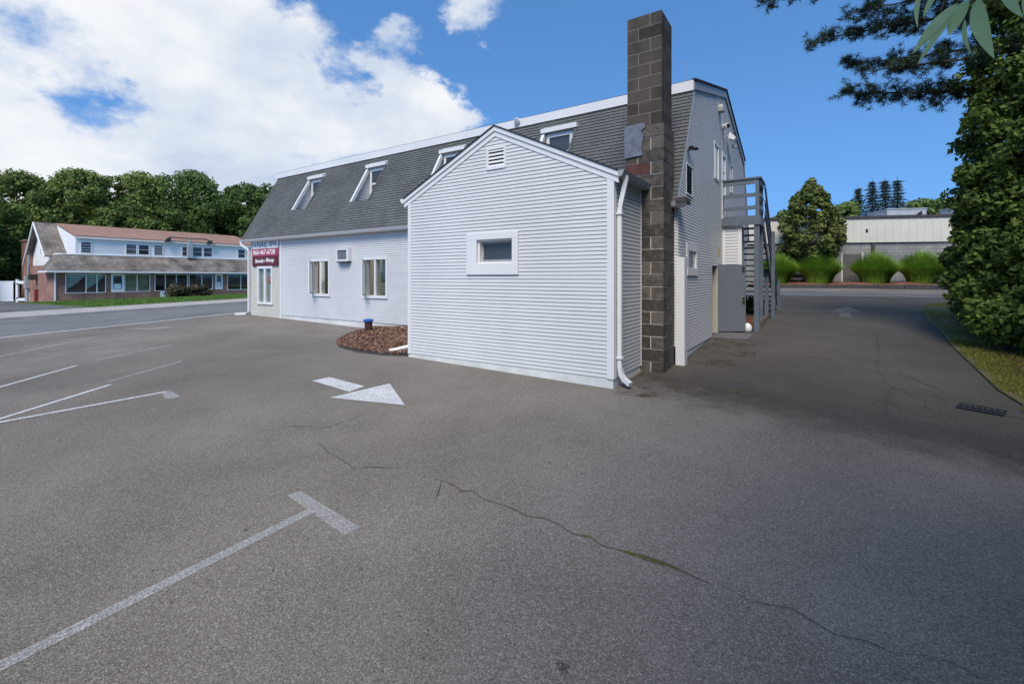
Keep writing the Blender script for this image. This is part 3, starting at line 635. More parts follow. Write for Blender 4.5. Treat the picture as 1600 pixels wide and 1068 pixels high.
# deep boxed window
m = MB(); u0, u1, z0, z1 = -2.65, -1.585, 1.64, 2.34; i0, i1, j0, j1 = -2.43, -1.70, 1.82, 2.235
m.box(u0, -.05, j1, u1, 0, z1); m.box(u0, -.053, z0, u1, 0, j0); m.box(u0, -.048, j0, i0, 0, j1); m.box(i1, -.048, j0, u1, 0, j1)
m.box(i0-.01, .0, j0-.01, i0+.035, .14, j1+.01); m.box(i1-.035, .0, j0-.01, i1+.01, .14, j1+.01); m.box(i0, .001, j1-.03, i1, .139, j1+.012)
m.prism([(i0, -.05, j0-.0), (i0, .12, j0+.055), (i0, .12, j0-.01), (i0, -.05, j0-.02)], (i1-i0, 0, 0))
f = m.build('annex_window', 'trim', B)
m = MB(); m.box(i0+.035, .08, j0+.05, i0+.06, .11, j1-.03); m.box(i1-.06, .08, j0+.05, i1-.035, .11, j1-.03); m.box(i0+.06, .08, j1-.06, i1-.06, .11, j1-.03); m.box(i0+.06, .08, j0+.05, i1-.06, .11, j0+.075); m.build('sash', 'gutter_grey', f)
MB().box(i0+.06, .092, j0+.075, i1-.06, .10, j1-.06).build('pane', 'screen', f)
# gable vent
f = window('gable_vent', 'x', 0, -1, *VN, .045, .035, 'dark_void')
for k in range(5):
    z = 3.45+k*.062; MB().prism([(-2.185, -.004, z+.05), (-2.185, -.032, z), (-2.185, -.028, z-.006), (-2.185, -.001, z+.044)], (.31, 0, 0)).build('slat', 'trim', f)
# annex roof with white rake boards
OH = .10
def rp(x, o=0): return (x, PK[1]+.085+o-abs(x-PK[0])*k_)
for X0, X1 in ((AX-OH, PK[0]), (PK[0], OH)):
    a, b = rp(X0), rp(X1)
    MB().prism([(a[0], -.07, a[1]), (b[0], -.07, b[1]), (b[0], -.07, b[1]+.022), (a[0], -.07, a[1]+.022)], (0, 3.0, 0)).build('annex_roof', 'shingle_edge', B)
    MB().prism([(a[0], -.055, a[1]-.001), (b[0], -.055, b[1]-.001), (b[0], -.055, b[1]-.075), (a[0], -.055, a[1]-.075)], (0, .05, 0)).build('rake_board', 'trim', B)
    MB().prism([(a[0], -.035, a[1]-.076), (b[0], -.035, b[1]-.076), (b[0], -.035, b[1]-.165), (a[0], -.035, a[1]-.165)], (0, .034, 0)).build('rake_trim', 'trim', B)
    XA = X0 if X0 < PK[0]-.1 else X1
MB().box(0.001, -.03, 3.02, OH-.005, 1.2, 3.05).build('annex_soffit', 'gutter_grey', B)
for X, sg in ((OH, 1), (AX-OH, -1)):
    z = rp(X)[1]; MB().prism([(X, -.06, z-.09), (X+sg*.06, -.06, z-.07), (X+sg*.09, -.06, z+.005), (X, -.06, z+.005)], (0, 1.95 if sg == -1 else 1.26, 0)).build('gutter', 'trim' if sg == -1 else 'gutter_grey', B)
MB().tube([(.155, .12, 3.05), (.15, .12, 2.98), (.075, .11, 2.62), (.068, .11, 2.55), (.068, .11, .30), (.085, .11, .20), (.135, .10, .13), (.24, .06, .08)], .044, 4, square=True).build('downspout', 'trim', B)
for z in (2.5, .42): MB().box(.012, .06, z, .118, .16, z+.025).build('downspout_strap', 'trim', B)
MB().tube([(AX-.12, .35, 2.95), (AX-.10, .35, 2.8), (AX-.05, .35, 2.6), (AX-.05, .35, .35), (AX-.10, .3, .25), (-4.62, -.03, .135)], .045, 6).build('downspout', 'trim', B)

# ---- chimney of concrete block
x0, x1, y0, y1 = -.228, .352, 1.24, 1.86; cz = .02; CH = .2035
core = MB().box(x0+.0075, y0+.0075, -.2, x1-.0075, y1, 5.915).build('chimney', 'mortar_dark', B)
low = MB().box(x0-.012, y0-.013, -.2, x1+.026, y1+.02, 4.08).build('mortar_bed', 'mortar', core)
cube = {}
def block(X0, Y0, Z0, X1, Y1, Z1, mat):
    if mat not in cube:
        c = .012; b = MB()
        for z, i in ((0, 0), (1, 0)): pass
        b.box(0, 0, 0, 1, 1, 1); me = bpy.data.meshes.new('block'); me.from_pydata(b.v, [], b.f); cube[mat] = me
    o = link('block', cube[mat], mat, core); o.location = (X0, Y0, Z0); o.scale = (X1-X0, Y1-Y0, Z1-Z0); return o
for c in range(29):
    za, zb = cz+c*CH, cz+(c+1)*CH; rough = zb < 4.12
    if rough: X0, X1, Y0, Y1, g = x0-.026, x1+.041, y0-.03, y1+.02, .008
    else: X0, X1, Y0, Y1, g = x0, x1, y0, y1, .0055
    mt = 'block_split' if rough else ('block_soot' if za > 5.2 else 'block_smooth'); wx, wy = (X1-X0)/3, (Y1-Y0)/3
    rs = [(X0, X0+wx, Y0, Y0+wy), (X0+wx, X1, Y0, Y0+wy), (X1-wx, X1, Y0+wy, Y1), (X0, X0+wx, Y0+wy, Y1)] if c % 2 else \
         [(X0, X0+2*wx, Y0, Y0+wy), (X0+2*wx, X1, Y0, Y0+2*wy), (X1-wx, X1, Y0+2*wy, Y1), (X0, X0+wx, Y0+wy, Y1)]
    for k, (a, b, p, q) in enumerate(rs):
        j = random.uniform(-.004, .004) if rough else 0
        block(a+g, p+g+j, za+g, b-g-j, q-g, zb-g, 'block_red' if (c == 16 and k == 0) else mt)
MB().box(x0+.12, y0+.12, 5.9, x1-.12, y1-.12, 5.96).build('flue', 'block_soot', core)
fl = [(-.262, 4.11), (.07, 4.13), (.10, 4.06), (.02, 4.0), (.06, 3.9), (.03, 3.72), (.05, 3.6), (-.255, 3.58)]
MB().prism([(x, 1.196, z) for x, z in fl], (0, .012, 0)).build('flashing_patch', 'flashing', core)

# ------------------------------------------------------------------ signs, fittings on the building
def text(body, x, y, z, width, height, mat, parent, name='lettering', font=None, shear=0, depth=.004, bold=0):
    cu = bpy.data.curves.new(name, 'FONT'); cu.body = body; cu.size = 1; cu.align_x = 'LEFT'; cu.extrude = .02; cu.shear = shear; cu.offset = bold
    t = bpy.data.objects.new(name, cu); COL.objects.link(t); bpy.context.view_layer.update()
    me = bpy.data.meshes.new_from_object(t.evaluated_get(bpy.context.evaluated_depsgraph_get())); bpy.data.objects.remove(t)
    v = np.array([q.co for q in me.vertices]); lo, hi = v.min(0), v.max(0); sc = (hi-lo); sc[sc == 0] = 1
    v = (v-lo)/sc; nv = np.stack([x+v[:, 0]*width, np.full(len(v), y)-v[:, 2]*depth, z+v[:, 1]*height], 1)
    me.vertices.foreach_set('co', nv.astype(np.float32).ravel()); me.materials.clear(); me.update(); return link(name, me, mat, parent)
ys_ = YF-.065
sg = thing('nail_spa_sign', (-12.73, ys_, 2.53), 'white and pink nail spa sign with phone number under the eave', 'sign')
MB().box(-13.50, ys_, 2.545, -11.95, YF-.03, 2.79).build('white_panel', 'sign_white', sg); MB().box(-13.50, ys_-.003, 2.30, -11.95, YF-.03, 2.543).build('pink_panel', 'sign_pink', sg)
for k in range(7): MB().box(-13.46+k*.035, ys_-.004, 2.60, -13.44+k*.035, ys_-.0002, 2.66+.04*(k%3)).build('small_print', 'gutter_grey', sg)
text('NAIL', -13.17, ys_-.001, 2.575, .62, .175, 'ink_dark', sg); text('-', -12.53, ys_-.001, 2.64, .07, .02, 'gutter_grey', sg); text('SPA', -12.44, ys_-.001, 2.585, .44, .175, 'ink_dark', sg)
text('860-467-6728', -13.42, ys_-.004, 2.345, 1.32, .155, 'ink_white', sg, bold=.012)
sg = thing('smoke_shop_sign', (-12.73, ys_, 1.96), 'dark maroon smoke shop sign directly above the display window', 'sign')
MB().box(-13.50, ys_-.001, 1.965, -11.95, YF-.03, 2.297).build('maroon_panel', 'sign_maroon', sg)
text('Smoke', -13.30, ys_-.002, 2.075, .60, .125, 'ink_white', sg, bold=.03); text('Shop', -12.64, ys_-.002, 2.06, .48, .16, 'ink_white', sg, bold=.03)
for a_, b_, z_ in ((-13.17, -12.92, 2.225), (-12.91, -12.87, 2.01), (-12.62, -12.26, 2.01)):
    q = a_
    while q < b_: w_ = random.uniform(.012, .03); MB().box(q, ys_-.004, z_, q+w_*.5, ys_-.0012, z_+random.uniform(.02, .042)).build('small_print', 'sign_pink', sg); q += w_
sg = thing('open_sign', (-12.53, YF+.045, 1.40), 'small red open sign hanging inside the display window', 'sign')
MB().box(-12.68, YF+.03, 1.41, -12.42, YF+.04, 1.62).build('panel', 'neon_red', sg); text('OPEN', -12.66, YF+.028, 1.46, .22, .10, 'ink_white', sg)
ac = thing('air_conditioner', (-8.58, YF-.2, 2.03), 'boxy window air conditioner above and between the two casement windows', 'air conditioner')
m = MB(); m.box(-8.86, YF-.14, 2.04, -8.81, YF-.005, 2.39); m.box(-8.39, YF-.14, 2.04, -8.31, YF-.005, 2.39); m.box(-8.81, YF-.14, 2.35, -8.39, YF-.005, 2.39); m.box(-8.81, YF-.14, 2.04, -8.39, YF-.005, 2.09); m.build('sleeve', 'trim', ac)
g = MB().box(-8.81, YF-.10, 2.09, -8.39, YF-.02, 2.35).build('grille', 'metal_dark', ac)
for k in range(9): MB().box(-8.81, YF-.108, 2.10+k*.028, -8.39, YF-.1005, 2.112+k*.028).build('fin', 'gutter_grey', g)
MB().box(-8.80, YF-.16, 2.0, -8.36, YF-.02, 2.035).build('shelf', 'weathered', ac)
# things seen through the front windows
lm = thing('table_lamp', (-9.62, 2.15, .36), 'lit lamp behind the left casement window', 'lamp')
MB().tube([(-9.62, 2.15, .36), (-9.62, 2.15, 1.58)], .02).build('stand', 'black', lm); MB().lathe((-9.62, 2.15, 1.60), [(.035, 0), (.04, .03), (.03, .08)], 12).build('shade', 'lamp_glow', lm)
ll = bpy.data.lights.new('lamp_light', 'POINT'); ll.energy = 22; ll.color = (1, .93, .82); ll.shadow_soft_size = .1; lo = bpy.data.objects.new('lamp_light', ll); COL.objects.link(lo); lo.location = (-8.9, 2.75, 2.2); lo.parent = lm; lo.matrix_parent_inverse = lm.matrix_basis.inverted()
tv = thing('monitor', (-9.5, 2.12, .36), 'black monitor beside the lit lamp inside the window', 'monitor')
MB().box(-9.60, 2.10, 1.42, -9.40, 2.12, 1.60).build('screen', 'black', tv); MB().box(-9.52, 2.12, .36, -9.48, 2.15, 1.5).build('stand', 'black', tv)
nb = thing('notice_board', (-7.05, 2.0, 1.4), 'dark lettered notice in the right pane of the right casement window', 'notice')
for k in range(5): MB().box(-7.17, 1.945, 1.47+k*.058, -6.93, 1.951, 1.505+k*.058).build('text_line', 'black', nb)
MB().box(-7.18, 1.9515, 1.45, -6.925, 1.955, 1.75).build('sheet', 'backing_grey', nb)
# floodlights, camera, speaker, notice on the gable
def lampfix(name, loc, label, cat, parts):
    t = thing(name, loc, label, cat)
    for nm, mt, b in parts: b.build(nm, mt, t)
lampfix('flood_light', (XG+.02, 7.1, 5.35), 'boxy white flood light high on the gable beside a camera', 'light', [
    ('arm', 'gutter_grey', MB().tube([(XG+.02, 6.95, 5.30), (XG+.10, 7.0, 5.29)], .025)), ('head', 'trim', MB().prism([(XG+.08, 6.9, 5.24), (XG+.22, 6.9, 5.17), (XG+.26, 6.9, 5.24), (XG+.11, 6.9, 5.40)], (0, .30, 0))), ('visor', 'trim', MB().prism([(XG+.10, 7.25, 5.10), (XG+.22, 7.25, 5.06), (XG+.24, 7.25, 5.11), (XG+.12, 7.25, 5.16)], (0, .22, 0)))])
lampfix('security_camera', (XG+.02, 6.2, 5.35), 'small round security camera left of the gable flood light', 'camera', [('body', 'trim', MB().tube([(XG+.02, 6.42, 5.40), (XG+.17, 6.28, 5.38)], .07, 12)), ('lens', 'black', MB().tube([(XG+.165, 6.285, 5.381), (XG+.18, 6.27, 5.379)], .05, 12))])
lampfix('gable_sensor', (XG+.02, 5.9, 5.7), 'small grey sensor box highest on the gable wall', 'sensor', [('body', 'gutter_grey', MB().box(XG+.018, 5.78, 5.62, XG+.14, 6.0, 5.72)), ('cap', 'cream_metal', MB().box(XG+.018, 5.80, 5.721, XG+.12, 5.98, 5.78))])
lampfix('spot_lights', (XG+.02, 2.6, 3.96), 'small twin spot lamp beside the mansard edge above the black louvre', 'light', [('base', 'gutter_grey', MB().tube([(XG+.018, 2.62, 3.97), (XG+.06, 2.62, 3.97)], .045, 10)), ('lamp', 'metal_dark', MB().tube([(XG+.06, 2.6, 3.98), (XG+.13, 2.48, 3.95)], .032, 10)), ('lamp', 'metal_dark', MB().tube([(XG+.06, 2.65, 3.98), (XG+.15, 2.82, 4.0)], .03, 10))])
lampfix('yellow_notice', (XG+.02, 5.9, 2.2), 'weathered yellow notice on the wall over the open door', 'sign', [('plate', 'yellow', MB().prism([(XG+.019, 5.78, 2.12), (XG+.019, 5.98, 2.10), (XG+.019, 6.0, 2.25), (XG+.019, 5.93, 2.32), (XG+.019, 5.80, 2.30)], (.006, 0, 0)))])
lampfix('roof_vent', (-4.0, 2.98, 5.3), 'round white vent cap on the roof fascia above the annex peak', 'vent', [('cap', 'trim', MB().tube([(-3.55, 3.0, 5.33), (-3.55, 2.93, 5.33)], .075, 14)), ('face', 'gutter_grey', MB().tube([(-3.55, 2.93, 5.33), (-3.55, 2.915, 5.33)], .055, 14))])
lampfix('antenna', (.05, 4.2, 5.7), 'thin whip antenna on the roof beside the chimney', 'antenna', [('mast', 'gutter_grey', MB().tube([(.05, 4.2, 5.6), (.05, 4.2, 6.35)], .008, 6))])

# ------------------------------------------------------------------ landing and stairs
D = thing('exterior_stairs', (.9, 8, .4), 'grey painted wooden landing and open stairs on the gable wall', 'stairs')
GP = 'grey_paint'; X0, X1, Y0, Y1 = XG+.03, 1.30, 6.30, 7.35; ZD = 3.07
MB().box(X0, Y0, ZD-.19, X1, Y0+.045, ZD).build('rim_joist', GP, D); MB().box(X1-.045, Y0+.046, ZD-.19, X1, Y1, ZD).build('rim_joist', GP, D)
for k in range(7): MB().box(X0, Y0+.003+k*.15, ZD+.001, X1, Y0+.145+k*.15, ZD+.03).build('deck_board', GP, D)
def post(x, y, z1, w=.055, z0=None):
    return MB().box(x-w, y-w, terr(x, y)-.1 if z0 is None else z0, x+w, y+w, z1).build('post', GP, D)
post(1.215, 6.40, ZD-.192, .058); post(1.23, 6.342, 4.0, .04, ZD-.18); post(1.23, 7.28, 4.0, .04, ZD-.18); post(1.22, 7.32, ZD-.192, .05)
MB().box(X0, Y0-.03, 3.99, X1+.02, Y0+.11, 4.03).build('top_rail', GP, D); MB().box(X0, Y0, 3.87, X1-.12, Y0+.04, 3.985).build('top_rail', GP, D)
MB().box(X1-.12, Y0+.112, 3.99, X1+.02, Y1, 4.03).build('top_rail', GP, D); MB().box(X1-.045, Y0+.112, 3.87, X1-.01, Y1-.1, 3.985).build('top_rail', GP, D)
for z in (3.56, 3.25):
    MB().box(X0, Y0, z, X1-.11, Y0+.04, z+.09).build('guard_rail', GP, D); MB().box(X1-.045, Y0+.09, z, X1-.01, Y1-.12, z+.09).build('guard_rail', GP, D)
n = 16; zb = .52; yend = 11.5; rise = (ZD-zb)/n; run = (yend-Y1)/n
for k in range(1, n): MB().box(X0+.03, Y1+(k-1)*run, ZD-k*rise-.035, X1-.06, Y1+(k-1)*run+.26, ZD-k*rise).build('tread', GP, D)
for x in (X0, X1-.05):
    MB().prism([(x, Y1-.1, ZD-.02), (x, yend, zb+.02), (x, yend, zb-.2), (x, Y1-.1, ZD-.27)], (.045, 0, 0)).build('stringer', GP, D)
for h in (.92, .52, .22):
    MB().prism([(X1-.0, Y1-.05, ZD+h), (X1, yend, zb+h), (X1, yend, zb+h-.09), (X1, Y1-.05, ZD+h-.09)], (.035, 0, 0)).build('hand_rail', GP, D)
for y in (9.17, 11.47): post(1.37, y, ZD-(y-Y1)/run*rise+.98, .045)
post(1.2, 9.17, ZD-(9.17-Y1)/run*rise-.1, .05)
bd = MB().box(.5, 7.0, terr(.9, 7)-.05, 1.15, 9.2, terr(.9, 9)+.05).build('stair_bed', 'mulch_red', D); MB().box(1.152, 6.9, terr(1.2, 7)-.05, 1.26, 9.3, terr(1.2, 9)+.09).build('bed_edging', 'crack_rust', D)
s = thing('door_stop', (.98, 6.12, .28), 'rounded pale stone propping the open grey door', 'stone')
MB().lathe((1.03, 6.22, terr(1, 6.2)-.01), [(.06, 0), (.10, .06), (.10, .14), (.06, .21), (.02, .23)], 10).build('stone', 'trim', s, True)
s = thing('stair_shrub', (.8, 10, .5), 'small dark shrub growing behind the open stairs', 'shrub')

# ------------------------------------------------------------------ mulch bed, stand pipe
bed = [(-4.12, .02), (-4.6, -.20), (-5.35, -.25), (-6.1, -.12), (-6.62, .20), (-6.9, .62), (-7.2, 1.2), (-7.5, YF), (-4.12, YF)]
def bz(x, y): return terr(x, y)+.03+.17*max(0, min(1, y/1.9))*max(0, min(1, (x+7.6)/2.2))
b = MB(); cx, cy = -5.2, .9; b.v = [(cx, cy, bz(cx, cy)+.05)]
ring = []
for (xa, ya), (xb, yb) in zip(bed, bed[1:]+bed[:1]):
    for k in range(6): t = k/6; ring.append((xa+(xb-xa)*t, ya+(yb-ya)*t))
for f_ in (.35, .7, 1.):
    for x, y in ring: X, Y = cx+(x-cx)*f_, cy+(y-cy)*f_; b.v.append((X, Y, bz(X, Y)+(random.uniform(-.01, .02) if f_ < 1 else -.02)))
nr = len(ring)
for k in range(nr): b.f.append((0, 1+k, 1+(k+1) % nr))
for q in range(2):
    for k in range(nr): b.f.append((1+q*nr+k, 1+(q+1)*nr+k, 1+(q+1)*nr+(k+1) % nr, 1+q*nr+(k+1) % nr))
struct(b.build('mulch_bed', 'mulch'))
P = []
for _ in range(20000):
    x, y = random.uniform(-7.5, -4.14), random.uniform(-.2, YF-.03)
    # inside test by ring polygon
    ins = False; j = len(bed)-1
    for i in range(len(bed)):
        if (bed[i][1] > y) != (bed[j][1] > y) and x < (bed[j][0]-bed[i][0])*(y-bed[i][1])/(bed[j][1]-bed[i][1])+bed[i][0]: ins = not ins
        j = i
    if not ins: continue
    a = random.uniform(0, 6.28); l_ = random.uniform(.012, .034); w_ = random.uniform(.004, .009); t = random.uniform(-.5, .5); z = bz(x, y)+random.uniform(.01, .05)
    dx_, dy_ = math.cos(a), math.sin(a)
    P += [(x-dx_*l_-dy_*w_, y-dy_*l_+dx_*w_, z-t*l_), (x+dx_*l_-dy_*w_, y+dy_*l_+dx_*w_, z+t*l_), (x+dx_*l_+dy_*w_, y+dy_*l_-dx_*w_, z+t*l_+.006), (x-dx_*l_+dy_*w_, y-dy_*l_-dx_*w_, z-t*l_+.006)]
tagm = stuff(flat_mesh('bark_mulch', np.array(P), 4, 'mulch')); tagm['label'] = 'loose brown bark mulch in the bed beside the annex'; tagm['category'] = 'mulch'
kbm = MB(); front = bed[:8]
for (xa, ya), (xb, yb) in zip(front, front[1:]):
    d_ = Vector((xb-xa, yb-ya)).normalized(); nn = Vector((d_.y, -d_.x))*-.13
    pts = [(xa, ya), (xb, yb), (xb-nn.x, yb-nn.y), (xa-nn.x, ya-nn.y)]
    kbm.prism([(x, y, terr(x, y)-.02) for x, y in pts], (0, 0, .055))
struct(kbm.build('bed_edging', 'kerb'))
sp_ = thing('stand_pipe', (-6.78, 1.22, .27), 'short rusty stand pipe with a blue cap in the mulch', 'pipe'); pz = bz(-6.78, 1.22)+.06
MB().lathe((-6.78, 1.22, pz), [(.095, -.15), (.095, .2)], 18).build('pipe', 'rust', sp_, False); MB().lathe((-6.78, 1.22, pz+.2), [(.11, 0), (.125, .015), (.125, .045), (.10, .065), (.04, .075)], 18).build('cap', 'blue_cap', sp_)
# storm drain grate
gr = thing('storm_drain', (4.09, 1.46, 0), 'cast iron storm drain grate beside the grass verge', 'drain')
z = terr(4.09, 1.46)
def gp(x, y, h): return (4.09+x*.95+y*.3, 1.46-x*.3+y*.95, terr(4.09+x*.95, 1.46-x*.3)+h)
MB().poly([gp(-.2, -.15, .007), gp(.2, -.15, .007), gp(.2, .15, .007), gp(-.2, .15, .007)]).build('pit', 'dark_void', gr)
for k in range(8): x = -.2+k*.0545; MB().prism([gp(x, -.15, .008), gp(x+.02, -.15, .008), gp(x+.02, .15, .008), gp(x, .15, .008)], (0, 0, .008)).build('bar', 'metal_dark', gr)
for y in (-.16, -.01, .14): MB().prism([gp(-.21, y, .009), gp(.21, y, .009), gp(.21, y+.022, .009), gp(-.21, y+.022, .009)], (0, 0, .0085)).build('cross_bar', 'metal_dark', gr)

# ------------------------------------------------------------------ foliage generators
def leaves(centers, radii, counts, size, elong=1.6, up=.35, flat=.75):
    V = []
    for c, r, n in zip(centers, radii, counts):
        d = rng.normal(size=(n, 3)); d /= np.linalg.norm(d, axis=1)[:, None]
        q = rng.uniform(.35, 1.08, n)**.6
        p = np.array(c)+d*(q*r)[:, None]*np.array([1, 1, flat])
        nr_ = d*.7+rng.normal(size=(n, 3))*.6+np.array([0, 0, up]); nr_ /= np.linalg.norm(nr_, axis=1)[:, None]
        a = np.cross(nr_, rng.normal(size=(n, 3))); a /= np.linalg.norm(a, axis=1)[:, None]+1e-9; b = np.cross(nr_, a)
        s = size*rng.uniform(.6, 1.35, n)[:, None]
        a = a*s*elong*.5; b = b*s*.5
        V.append(np.stack([p-a, p-b*.9+a*.1+nr_*s*.08, p+a, p+b*.9+a*.1+nr_*s*.08], 1).reshape(-1, 3))
    return np.concatenate(V)
def trunk_mesh(base, top, r, limbs):
    m = MB(); b, t = Vector(base), Vector(top); mid = (b+t)/2+Vector((random.uniform(-.2, .2), random.uniform(-.2, .2), 0))*r*4
    m.tube([b-Vector((0, 0, .2)), b+(t-b)*.06, b+(t-b)*.3, mid, t], r, 8, [r*1.5, r*1.1, r*.95, r*.8, r*.4])
    for l in limbs:
        f = random.uniform(.45, .9); s = b+(t-b)*f; l = Vector(l); m.tube([s, (s+l)/2+Vector((0, 0, -.1*(l-s).length)), l], r*.35, 5, [r*.4, r*.28, r*.08])
    return m
def tree(name, label, base, h, rx, mat, nclump=34, per=230, lsize=.34, low=.12, cat='tree', group=None, wide=1., clump=.30):
    x, y = base; z = terr(x, y); t = thing(name, (x, y, z), label, cat, group)
    cs, rs = [], []
    ph = [random.uniform(0, 6.28) for _ in range(3)]
    for k in range(nclump):
        f = (k+.5)/nclump; zz = low+(1-low)*f
        env = math.sin(min(1, (zz-low)/(1-low)*.93+.07)*math.pi)**.55
        a = k*2.399+random.uniform(-.4, .4); q = math.sqrt(random.uniform(.25, 1))
        R = rx*env*q*(1+.25*math.sin(2*a+ph[0])+.2*math.sin(3*a+zz*9+ph[1]))
        cs.append((x+R*math.cos(a)*wide, y+R*math.sin(a), z+h*(zz*.93))); rs.append(rx*clump*random.uniform(.55, 1.5))
    flat_mesh('crown', leaves(cs, rs, [per]*nclump, lsize), 4, mat, t)
    trunk_mesh((x, y, z), (x, y, z+h*.75), h*.018+.05, random.sample(cs, min(7, nclump))).build('trunk', 'bark', t)
    return t
# woods behind the brick house
WD = [  # px-derived spots: (x, y, height, radius, material, label)
 (-63, -1.5, 12.5, 4.2, 'leaf_wood_dark', 'dark tree at the far left edge above the white fence'),
 (-74, 6.5, 14.5, 4.6, 'leaf_wood', 'leafy tree behind the red chimney of the brick house'),
 (-73, 11.5, 16.0, 4.4, 'leaf_wood', 'tree with thin crown rising behind the white gable of the brick house'),
 (-72, 17, 16.2, 4.8, 'leaf_wood', 'pale green tree behind the left end of the terracotta roof'),
 (-70, 22.5, 17.6, 4.8, 'leaf_wood_dark', 'tallest dark tree behind the middle of the terracotta roof'),
 (-68, 28.5, 16.4, 4.6, 'leaf_wood_dark', 'dark tree right of the tallest one behind the terracotta roof'),
 (-66, 34, 17.0, 4.2, 'leaf_wood_dark', 'dark tree behind the twin roof lamps of the brick house'),
 (-63, 38.5, 16.0, 4.2, 'leaf_wood', 'tree behind the right end of the terracotta roof'),
 (-58, 41, 15.5, 4.4, 'leaf_wood', 'tree showing just left of the grey mansard roof'),
 (-50, 46, 16.0, 5.0, 'leaf_wood_dark', 'tree mostly hidden behind the left mansard corner'),
 (-54, 30, 9.5, 3.2, 'leaf_light', 'low bright green tree at the right end of the brick house'),
 (-82, 3, 13, 5, 'leaf_wood_dark', 'distant dark tree over the open white gate'),
 (-84, 20, 15, 5.5, 'leaf_wood_dark', 'distant tree filling the gap behind the pale green tree'),
 (-80, 33, 15, 5.5, 'leaf_wood_dark', 'distant tree filling the gap behind the dark trees'),
 (-76, 30, 13.5, 5, 'leaf_wood_dark', 'dark tree filling the gap left of the twin roof lamps'),
 (-86, 10, 13, 5.5, 'leaf_wood_dark', 'distant dark tree filling the gap above the red chimney'),
 (-77, 14, 13.5, 5, 'leaf_wood', 'tree between the two pale crowns behind the white gable'),
 (-74, 26, 14.5, 5, 'leaf_wood', 'rounded tree between the tallest dark tree and its neighbour'),
 (-71, 36.5, 14.5, 4.6, 'leaf_wood_dark', 'tree behind the pair of dark trees over the twin lamps'),
 (-68, 2.2, 8, 3.2, 'leaf_wood', 'lower leafy tree directly behind the white vinyl gate')]
random.seed(5); rng = np.random.default_rng(9)
for x, y, h, r, mt, lb in WD: tree('deciduous_tree', lb, (x, y), h*random.uniform(.97, 1.04), r*1.35, mt, 120, 230, .25, .03, group='trees behind the brick house', clump=.185)

# ------------------------------------------------------------------ brick house across the street
H = thing('brick_house', (-54, 12, -.6), 'brick storefront house with white upper storey and terracotta roof across the street', 'house')
HX, HY0, HY1, GZ = -49.1, 4.4, 21.5, -.75
PANES = [(5.02, 7.62, .26, 1.86, (6.31, 7.02)), (8.90, 10.80, .28, 1.88, (9.82,)), (11.15, 13.85, .28, 1.90, (12.0, 12.9)), (13.95, 16.12, .38, 1.91, (15.1,)), (17.5, 20.9, .25, 1.93, (18.86,))]
DOORS = [(7.97, 8.87, .28, 1.88), (16.34, 17.05, .36, 1.92)]
hw = rectwall(MB(), 'y', HX-.25, HX, HY0, HY1, GZ, 2.05, [p[:4] for p in PANES]+DOORS).build('front_wall', 'brick', H)
m = MB().box(-59.2, HY0, GZ, HX-.251, HY0+.25, 2.6); m.box(-59.2, HY1-.25, GZ, HX-.25, HY1, 2.6); m.box(-59.2, HY0+.25, GZ, -58.95, HY1-.25, 2.6); m.build('side_wall', 'brick_pale', H)
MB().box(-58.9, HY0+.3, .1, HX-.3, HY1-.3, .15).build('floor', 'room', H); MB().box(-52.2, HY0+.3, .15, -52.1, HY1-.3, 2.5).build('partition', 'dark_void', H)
for i, (a, b, c, d, mu) in enumerate(PANES):
    m = MB(); m.box(HX-.05, a, d-.05, HX+.03, b, d); m.box(HX-.05, a, c, HX+.04, b, c+.06); m.box(HX-.05, a, c+.06, HX+.03, a+.05, d-.05); m.box(HX-.05, b-.05, c+.06, HX+.03, b, d-.05)
    for q in mu: m.box(HX-.05, q-.03, c+.06, HX+.025, q+.03, d-.05)
    f = m.build('shop_window', 'house_white', H)
    e = [a+.05, *mu, b-.05]
    for u, v in zip(e, e[1:]): MB().box(HX-.03, u+.03, c+.06, HX-.02, v-.03, d-.05).build('pane', 'clear_glass', f)
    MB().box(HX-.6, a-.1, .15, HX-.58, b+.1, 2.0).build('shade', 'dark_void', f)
    if i == 0:
        for (u, v) in ((5.10, 6.25), (6.36, 7.5)):
            mc = MB(); k = 10
            for j in range(k):
                t0, t1 = j/k, (j+1)/k; dz = lambda t: .35+.65*(abs(t-.1))**1.0*.9
                s0_, s1_ = u+(v-u)*t0, u+(v-u)*t1; mc.poly([(HX-.2+.03*math.sin(j*2), s0_, 1.8), (HX-.2+.03*math.sin(j*2+2), s1_, 1.8), (HX-.2+.03*math.sin(j*2+2), s1_, 1.75-1.2*(1-t1)**.7), (HX-.2+.03*math.sin(j*2), s0_, 1.75-1.2*(1-t0)**.7)])
            mc.build('curtain', 'curtain', f)
    if i == 1:
        mc = MB()
        for j in range(22): u = 8.97+j*.081; mc.poly([(HX-.2+.03*(j % 2), u, .36), (HX-.2+.03*((j+1) % 2), u+.081, .36), (HX-.2+.03*((j+1) % 2), u+.081, 1.8), (HX-.2+.03*(j % 2), u, 1.8)])
        mc.build('curtain', 'curtain_yellow', f)
for i, (a, b, c, d) in enumerate(DOORS):
    m = MB(); m.box(HX-.08, a, c, HX+.02, a+.14, d); m.box(HX-.08, b-.14, c, HX+.02, b, d); m.box(HX-.08, a+.14, d-.14, HX+.02, b-.14, d); m.box(HX-.08, a+.14, c, HX+.02, b-.14, c+.25)
    f = m.build('shop_door', 'house_white', H); MB().box(HX-.05, a+.14, c+.25, HX-.04, b-.14, d-.14).build('pane', 'glass_grey' if i else 'glass_dark', f)
    MB().box(HX-.035, a+.2, c+.3, HX-.03, b-.2, c+.75).build('notice', 'white_vinyl', f)
MB().box(HX-.02, 11.58, -.5, HX+.03, 12.75, .23).build('white_panel', 'white_vinyl', H)
